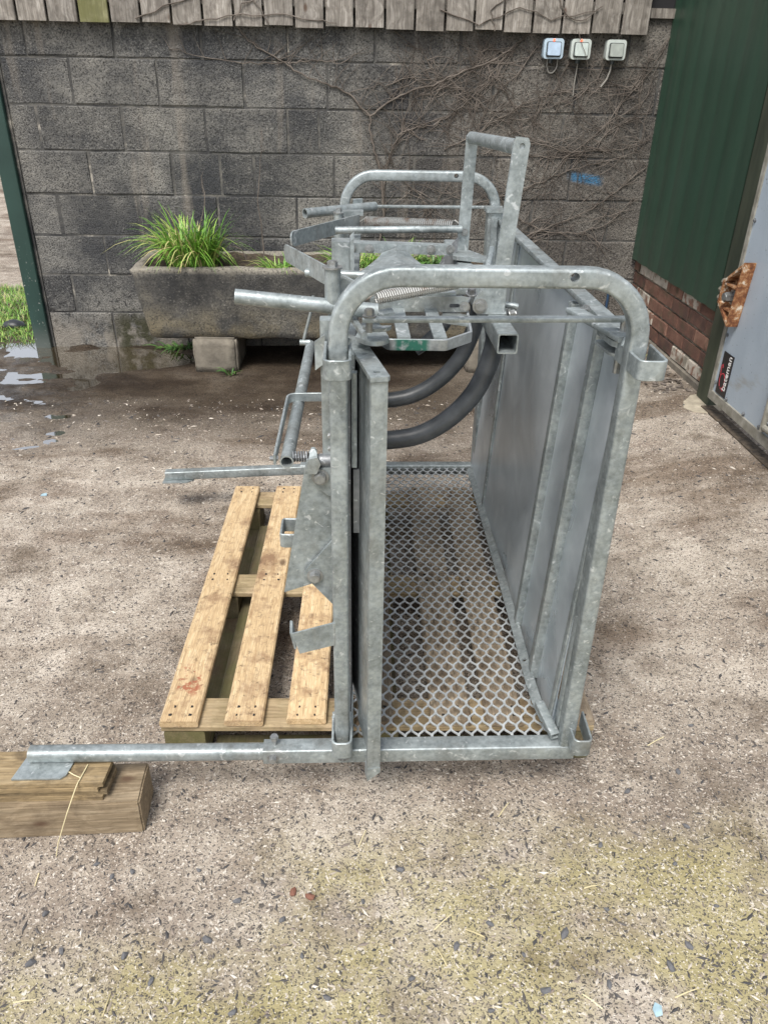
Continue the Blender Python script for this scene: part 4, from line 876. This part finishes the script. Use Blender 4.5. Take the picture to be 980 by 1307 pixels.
part('gusset', G().prism([(.235, 2.16, 1.03), (.285, 2.16, 1.03), (.290, 2.16, 1.115), (.270, 2.16, 1.09)], (0, .006, 0)), 'galv_dark', K)
# cross bars, bolts, spreader plate
cb = part('cross_bar', G().prism([(.036, 1.505, 1.082), (.228, 1.505, 1.082), (.228, 1.505, 1.110), (.215, 1.505, 1.113), (.036, 1.505, 1.108)], (0, .006, 0)), 'galv', K)
part('top_flange', G().prism([(.036, 1.512, 1.108), (.205, 1.512, 1.113), (.200, 1.60, 1.113), (.045, 1.575, 1.108)], (0, 0, .005)), 'galv', cb)
cut(cb, [((.196+.004*i, 1.505, 1.094), (0, 1, 0), .0045, .05) for i in range(4)])
part('bolt', G().bolt((.222, 1.504, 1.093), (0, -1, 0), .007, .007), 'bolt', cb); part('bolt', G().bolt((.237, 1.53, 1.112), (0, -.4, 1), .008, .012), 'galv_dark', cb)
part('link_rod', G().tube([(.222, 1.50, 1.094), (.238, 1.53, 1.112)], .003, 8), 'bolt', cb)
cr = part('cross_bar', G().prism([(-.012, 2.05, 1.090), (.262, 2.05, 1.085), (.262, 2.05, 1.107), (-.012, 2.05, 1.113)], (0, .006, 0)), 'galv', K)
part('top_flange', G().prism([(-.012, 2.056, 1.110), (.262, 2.056, 1.104), (.262, 2.09, 1.104), (-.012, 2.09, 1.110)], (0, 0, .004)), 'galv', cr)
for x_ in (.0, .045, .205, .255): part('bolt', G().bolt((x_, 2.0485, 1.100), (0, -1, 0), .008, .005), 'bolt', cr)
g = G(); v = []; n_ = 12; m_ = 6
for j in range(m_+1):
    t = j/m_; y_ = 2.045-(2.045-1.76)*t; hw = .034+(.155-.034)*t**1.3; xc = .113+(.106-.113)*t; zz = 1.092-.012*t
    for i in range(n_+1): u = -1+2*i/n_; v.append((xc+hw*u, y_, zz+.012*(1-abs(u))*(1-.3*t)-.016*t*abs(u)))
f = [(j*(n_+1)+i, j*(n_+1)+i+1, (j+1)*(n_+1)+i+1, (j+1)*(n_+1)+i) for j in range(m_) for i in range(n_)]
n0 = len(v); v += [(a, b, c-.003) for a, b, c in v]; f += [tuple(n0+q for q in reversed(ff)) for ff in f[:]]
g.add(v, f); part('spreader_plate', g, 'galv', K)
part('spreader_bar', G().sweep([(-.04, 1.755, 1.066), (.29, 1.755, 1.066)], rrect(.018, .018, .002, 2), (0, 0, 1)), 'galv', K)
part('pivot_box', G().sweep([(-.026, 1.93, 1.03), (-.026, 1.93, 1.142)], rrect(.044, .05, .003, 2), (1, 0, 0)), 'galv', K)
part('pivot_plate', G().prism([(-.004, 1.90, 1.05), (.006, 1.90, 1.05), (.006, 1.90, 1.15), (-.004, 1.90, 1.14)], (0, .10, 0)), 'galv', K)
# yoke with green paint
yk = part('yoke', G().sweep(fillet([(.046, 1.400, 1.063), (.066, 1.352, 1.063), (.170, 1.350, 1.063), (.222, 1.400, 1.064), (.230, 1.52, 1.072)], .012, 4), rrect(.021, .005, .001, 1), (0, 0, 1)), 'galv_green', K, 'galvanised flat bar yoke with a green paint smear')
for a, b in ((.078, .086), (.142, .152)):
    part('slat', G().prism([(a, 1.506, 1.084), (a+.025, 1.506, 1.084), (b+.020, 1.354, 1.071), (b-.004, 1.354, 1.071)], (0, 0, .005)), 'galv', yk)
part('slat', G().prism([(.175, 1.47, 1.070), (.226, 1.45, 1.068), (.228, 1.50, 1.074), (.18, 1.52, 1.078)], (0, 0, .004)), 'galv', yk)
part('slat', G().tube([(.045, 1.43, 1.094), (.075, 1.45, 1.094)], .010, 10), 'galv', yk)
# black rubber covered arms
arc = [(.306, 1.02), (.309, .987), (.297, .930), (.271, .869), (.222, .812), (.162, .773), (.10, .758), (.004, .752)]
def smoothpts(p, n=5):
    out = []; P_ = [Vector((a, b)) for a, b in p]
    for i in range(len(P_)-1):
        p0 = P_[max(i-1, 0)]; p1 = P_[i]; p2 = P_[i+1]; p3 = P_[min(i+2, len(P_)-1)]
        for k in range(n):
            t = k/n; out.append(.5*((2*p1)+(p2-p0)*t+(2*p0-5*p1+4*p2-p3)*t*t+(3*p1-p0-3*p2+p3)*t**3))
    out.append(P_[-1]); return out
for yy, dz, cutn, r_ in ((1.615, 0, 99, .0215), (1.865, .0, 99, .0198), (2.20, .0, 24, .0195)):
    pts = [(p.x, yy, p.y+dz) for p in smoothpts(arc)][:cutn]; part('padded_arm', G().tube(pts, r_, 18, hollow=r_*.7, depth=.012), 'rubber', K)
# front and rear pivot handles
part('pipe_handle', G().tube([(-.209, 1.395, 1.136), (.047, 1.402, 1.110)], .0138, 16, hollow=.011), 'galv', K)
part('pipe_handle', G().tube([(-.139, 2.44, 1.127), (.075, 2.60, 1.127)], .0145, 16, hollow=.0115), 'galv', K)
for yb, zb, xb in ((1.402, 1.186, -.034), (2.40, 1.135, -.037)):
    bs = part('pivot_boss', G().tube([(xb, yb, zb-.075), (xb, yb, zb)], .0148, 16), 'galv', K); part('cap_bolt', G().sweep([(xb, yb, zb), (xb, yb, zb+.003)], circ(.018, 16), (1, 0, 0)).bolt((xb, yb, zb+.003), (0, 0, 1), .0095, .010, False), 'bolt', bs)
def plate(a, b, z0, z1, c=.012, name='arm_plate'):
    a = Vector((*a, 0)); b = Vector((*b, 0)); d = (b-a); L = d.length; d.normalize(); nn = Vector((d.y, -d.x, 0))*.005
    P2 = [(c, 0), (L, 0), (L, z1-z0), (c, z1-z0), (c*.3, z1-z0-c*.3), (0, z1-z0-c), (0, c), (c*.3, c*.3)]
    return part(name, G().prism([a+d*u+Vector((0, 0, z0+w_)) for u, w_ in P2], nn), 'galv', K)
plate((-.150, 1.83), (.018, 1.440), 1.112, 1.150); plate((-.157, 2.06), (.020, 2.36), 1.100, 1.138)
part('arm_lug', G().prism([(-.046, 1.42, 1.09), (-.018, 1.42, 1.09), (.012, 1.43, 1.15), (-.018, 1.42, 1.165)], (0, .006, 0)), 'galv', K)
part('pull_rod', G().tube([(-.098, 1.69, 1.115), (.30, 1.60, 1.120)], .0095, 12), 'galv', K); part('pull_rod', G().tube([(-.044, 2.17, 1.124), (.30, 2.19, 1.128)], .0095, 12), 'galv', K)
part('clevis', G().prism([(-.03, 2.39, 1.128), (.035, 2.40, 1.128), (.035, 2.44, 1.128), (-.03, 2.43, 1.128)], (0, 0, .012)), 'galv', K)
part('clevis', G().prism([(.005, 2.555, 1.135), (.035, 2.575, 1.135), (.035, 2.575, 1.152), (.005, 2.555, 1.152)], (0, .02, 0)), 'galv', K)
# springs
def spring(p0, p1, r, wire, turns):
    p0 = Vector(p0); p1 = Vector(p1); d = (p1-p0).normalized()
    g = G().helix(p0, p1, r, wire, turns); g.tube([p0+Vector((0, 0, r)), p0-d*.012+Vector((0, 0, r*.4)), p0-d*.022], wire, 6); g.tube([p1+Vector((0, 0, r)), p1+d*.012+Vector((0, 0, r*.4)), p1+d*.022], wire, 6)
    part('spring', g, 'spring', K)
spring((.045, 2.36, 1.118), (.285, 2.22, 1.132), .0135, .0021, 44); spring((.045, 1.425, 1.128), (.205, 1.50, 1.140), .0105, .0019, 36)
# connecting flats at both ends
fl = part('tie_bar', G().sweep([(.018, 1.302, 1.122), (.478, 1.302, 1.126)], rrect(.009, .016, .002, 2), (0, 0, 1)), 'galv', K)
part('bolt', G().tube([(.030, 1.302, 1.10), (.030, 1.302, 1.13)], .006, 10).bolt((.030, 1.302, 1.127), (0, 0, 1), .0085, .012), 'bolt', fl)
part('tie_bar', G().sweep([(.070, 2.655, 1.120), (.492, 2.655, 1.122)], rrect(.009, .014, .002, 2), (0, 0, 1)), 'galv', K)
tb = [(.020, 1.43, 1.075), (.006, 1.33, 1.075)]+[(.040+.026*math.cos(R(a)), 1.330+.028*math.sin(R(a)), 1.075) for a in range(200, 400, 25)]+[(.050, 1.43, 1.075)]
part('pivot_tab', G().prism(tb, (0, 0, .008)), 'galv', K); part('pivot_tab', G().prism([(a+.004, b+.005, 1.098) for a, b, c in tb[2:-2]], (0, 0, .006)), 'galv', K)
part('gate_arm', G().sweep([(.000, 1.44, 1.088), (.022, 1.32, 1.088)], rrect(.010, .012, .002, 1), (1, 0, 0)), 'galv', K)
# left side: release pipe, strap, latch
part('release_pipe', G().tube([(-.124, 1.315, .845), (-.112, 2.04, .848)], .0132, 16, hollow=.0105), 'galv', K)
part('release_strap', G().sweep(fillet([(-.146, 1.31, .852), (-.1405, 1.60, .866), (-.004, 1.60, .868)], .018, 6), rrect(.020, .005, .001, 1), (0, 0, 1)), 'galv', K)
part('release_rod', G().tube([(-.131, 2.03, .858), (-.128, 2.03, .87), (-.104, 2.02, .955), (-.100, 2.02, .985)], .0042, 8), 'galv', K); part('rod_pin', G().tube([(-.140, 2.03, .858), (-.112, 2.03, .858)], .008, 10), 'galv', K)
part('release_spring', G().helix((-.112, 1.33, .85), (-.082, 1.33, .85), .009, .002, 6), 'galv_dark', K)
part('pin', G().tube([(-.156, 1.322, .85), (-.140, 1.322, .85)], .005, 8), 'bolt', K)
lt = part('latch_plate', G().prism([(-.086, 1.298, .858), (-.1405, 1.298, .556), (-.072, 1.298, .581), (-.036, 1.298, .679), (-.036, 1.298, .848), (-.060, 1.298, .862)], (0, .005, 0)), 'galv', K)
part('lug', G().prism([(-.080, 1.284, .862), (-.066, 1.284, .862), (-.065, 1.290, .876), (-.069, 1.294, .882), (-.075, 1.294, .882), (-.079, 1.290, .876)], (0, .007, .001)), 'galv', lt)
part('lug_body', G().prism([(-.088, 1.278, .838), (-.066, 1.278, .838), (-.058, 1.278, .858), (-.064, 1.278, .872), (-.080, 1.278, .868)], (0, .019, 0)), 'galv', lt)
up = [(-.036, 1.287, .846), (-.064, 1.287, .846), (-.074, 1.287, .836), (-.075, 1.287, .822), (-.066, 1.287, .806), (-.046, 1.287, .788), (-.036, 1.287, .788)]
part('hinge_lug', G().prism(up, (0, .008, 0)), 'galv', lt); part('bolt', G().bolt((-.060, 1.287, .828), (0, -1, 0), .0115, .012), 'bolt', lt)
cyl = G().tube([(-.062, 1.30, .856), (-.034, 1.30, .856)], .013, 12); part('hinge_barrel', cyl, 'galv_dark', lt)
lg = [(-.042, 1.285, .685), (-.096, 1.285, .617), (-.098, 1.285, .609), (-.094, 1.285, .602), (-.074, 1.285, .576), (-.038, 1.285, .530), (-.030, 1.285, .535), (-.030, 1.285, .69)]
part('hinge_lug', G().prism(lg, (0, .008, 0)), 'galv', lt); part('bolt', G().bolt((-.0755, 1.285, .606), (0, -1, 0), .0115, .012), 'bolt', lt)
strap([(-.004, 1.415), (-.1475, 1.42), (-.1475, 1.355), (-.004, 1.350)], .630, .662, .005, .006, 'latch_loop', parent=lt)
hk = part('hook_plate', G().prism([(-.120, 1.198, .526), (-.036, 1.222, .534), (-.036, 1.222, .478), (-.106, 1.200, .475)], (.0015, .005, 0)), 'galv', K)
part('hook_tip', G().prism([(-.124, 1.2015, .5265), (-.1185, 1.2, .5265), (-.112, 1.200, .486), (-.117, 1.203, .486)], (-.002, .038, .002)), 'galv', hk)
part('weld_bead', G().tube([(-.037, 1.224, .480), (-.037, 1.224, .534)], .004, 8), 'galv', hk)
for z_ in (.93, .905): part('bolt', G().bolt((-.0385, 1.245, z_), (-1, 0, 0), .005, .004, False), 'bolt', K)
# ------------------------------------------------------------------ loose stones, straw and scraps
def stone_mesh(seed, flat=.55, cuts=1):
    bm = bmesh.new(); bmesh.ops.create_icosphere(bm, subdivisions=cuts, radius=1); r2 = random.Random(seed)
    for v in bm.verts: v.co = Vector((v.co.x, v.co.y*r2.uniform(.55, .8), v.co.z*flat))*(1+.55*mnoise.noise(v.co*1.3+Vector((seed*3.7, 0, 0))))
    me = bpy.data.meshes.new('stone_chip'); bm.to_mesh(me); bm.free(); return me
sm = [stone_mesh(i) for i in range(7)]
for s_ in sm: s_.materials.append(M['stone_dark'])
spots = [(.357, .792, .017), (.420, .901, .014), (.274, .924, .010), (-.239, .988, .011), (-.287, .907, .014), (-.144, .944, .010), (.109, .821, .010), (-.614, .870, .013), (.762, 1.145, .013), (.658, 1.247, .011), (.889, 1.447, .010), (-.565, .892, .010), (-.51, 1.05, .010), (-.47, 1.06, .009), (-.55, 1.08, .008), (.61, .83, .012), (.10, 1.05, .010), (-.33, 1.06, .009), (.52, .95, .010), (.66, .87, .014), (.33, .86, .009), (-.44, .88, .012), (-.38, .83, .013), (-.10, .87, .010), (.02, .98, .009), (.20, .88, .010), (.55, 1.10, .010), (.75, .95, .010), (-.62, .97, .009), (.48, .80, .010), (-.05, .79, .010), (.25, .76, .010), (-.22, .77, .011), (.80, 1.30, .010), (.70, 1.05, .011)]
for i, (a, b, r) in enumerate(spots):
    o = link('stone_chip', sm[i % 7], None); s_ = r*rnd.uniform(.55, .95); o.scale = (s_*1.15, s_, s_); o.location = (a, b, gh(a, b)+s_*.32); o.rotation_euler = (rnd.uniform(-.2, .2), rnd.uniform(-.2, .2), rnd.uniform(0, 6.3))
    tag(o, 'small dark grey stone chip lying loose on the yard concrete', 'stone', 'dark stone chips scattered on the yard')
srd = stone_mesh(31); srd.materials.append(M['stone_red'])
for a, b in ((-.125, 1.003), (-.09, .992)):
    o = link('brick_chip', srd, None); o.scale = (.012,)*3; o.location = (a, b, gh(a, b)+.004); o.rotation_euler[2] = a*40; tag(o, 'small reddish brick chip lying on the yard concrete', 'brick chip', 'red brick chips on the yard')
g = G().prism([(-.007, -.012, 0), (.006, -.009, .001), (.009, .006, .002), (-.001, .013, .001), (-.009, .002, .001)], (0, 0, .0025)); o = link('plastic_scrap', mesh_from(g, 'plastic_scrap', smooth=0), M['plastic_blue']); o.location = (.556, .752, gh(.556, .752)+.001); tag(o, 'small pale blue plastic scrap lying on the mossy concrete', 'scrap')
g = G().prism([(-.012, -.006, 0), (.012, -.005, .001), (.010, .007, .004), (-.010, .006, .001)], (0, 0, .004)); o = link('plastic_scrap', mesh_from(g, 'plastic_scrap', smooth=0), M['plastic_blue']); o.location = (-1.237, 2.761, gh(-1.237, 2.761)); tag(o, 'tiny blue plastic scrap out on the bare yard beyond the pallet', 'scrap')
for (a, b, an, L) in ((.06, 1.04, 1.9, .045), (.18, .93, .7, .05), (.24, .905, 2.7, .04), (.17, .86, 2.0, .04), (.35, 1.2, .9, .05), (.62, .78, .3, .05), (.02, 1.13, 1.2, .045), (.78, 1.40, .5, .06), (-.45, .79, 1.5, .04), (-.6, .80, .1, .04), (.44, .77, 2.4, .04), (.5, 1.0, .2, .03)):
    d = Vector((math.cos(an), math.sin(an), 0))*L/2; z_ = gh(a, b)+.003; stalk('straw_stalk', [(a-d.x, b-d.y, z_), (a, b, z_+.002), (a+d.x, b+d.y, z_)], .0015, 'short pale straw piece lying loose on the mossy concrete', None, 'straw pieces scattered on the yard')
# fine grit and slivers: far too many to count
r3 = np.random.default_rng(5); NG = 15000
yy = .62+(r3.random(NG)**1.7)*3.2; hw = .42+.50*yy; xx_ = (r3.random(NG)*2-1)*hw+.045*yy
zz = ground_h(xx_, yy); size = (.0016+.0035*r3.random(NG)**3)*(1+.25*(yy-.6)); ang = r3.random(NG)*6.283; el = 1+1.6*r3.random(NG)**2; col = r3.random(NG)
base = np.array([(1, 0, 0), (-.2, .6, 0), (-1, .1, 0), (.1, -.7, 0), (.1, 0, .55), (0, 0, -.5)])
vv = np.repeat(base[None], NG, 0)*(1+.5*(r3.random((NG, 6, 1))-.5)); vv[:, :, 0] *= el[:, None]; vv *= size[:, None, None]
ca, sa = np.cos(ang)[:, None], np.sin(ang)[:, None]; X_ = vv[:, :, 0]*ca-vv[:, :, 1]*sa+xx_[:, None]; Y_ = vv[:, :, 0]*sa+vv[:, :, 1]*ca+yy[:, None]; Z_ = vv[:, :, 2]+zz[:, None]+size[:, None]*.18
vs = np.stack([X_, Y_, Z_], -1).reshape(-1, 3); tri = np.array([(0, 1, 4), (1, 2, 4), (2, 3, 4), (3, 0, 4), (1, 0, 5), (2, 1, 5), (3, 2, 5), (0, 3, 5)])
fs = (np.arange(NG)[:, None, None]*6+tri[None]).reshape(-1, 3)
me = bpy.data.meshes.new('loose_grit'); me.from_pydata(vs.tolist(), [], fs.tolist()); a_ = me.attributes.new('rnd', 'FLOAT', 'POINT'); a_.data.foreach_set('value', np.repeat(col, 6))
og = link('loose_grit', me, M['grit']); og['kind'] = 'stuff'; og['label'] = 'fine grit and chippings scattered over the worn concrete yard'
# leaf litter against the brick base
g = G()
for _ in range(260):
    a = 1.50+.2*rnd.random(); b = 3.55+1.15*rnd.random(); s_ = rnd.uniform(.006, .018); an = rnd.uniform(0, 6.3); z_ = gh(a, b)+.004; q = [(s_*1.3, 0, .003), (0, s_*.5, .006), (-s_*1.3, 0, .002), (0, -s_*.5, 0)]
    g.prism([(a+u*math.cos(an)-w_*math.sin(an), b+u*math.sin(an)+w_*math.cos(an), z_+h_) for u, w_, h_ in q], (0, 0, .001))
o = solo_kind('leaf_litter', g, 'vine', 'stuff', 0); o['label'] = 'brown leaf litter drifted against the brick base of the shed'
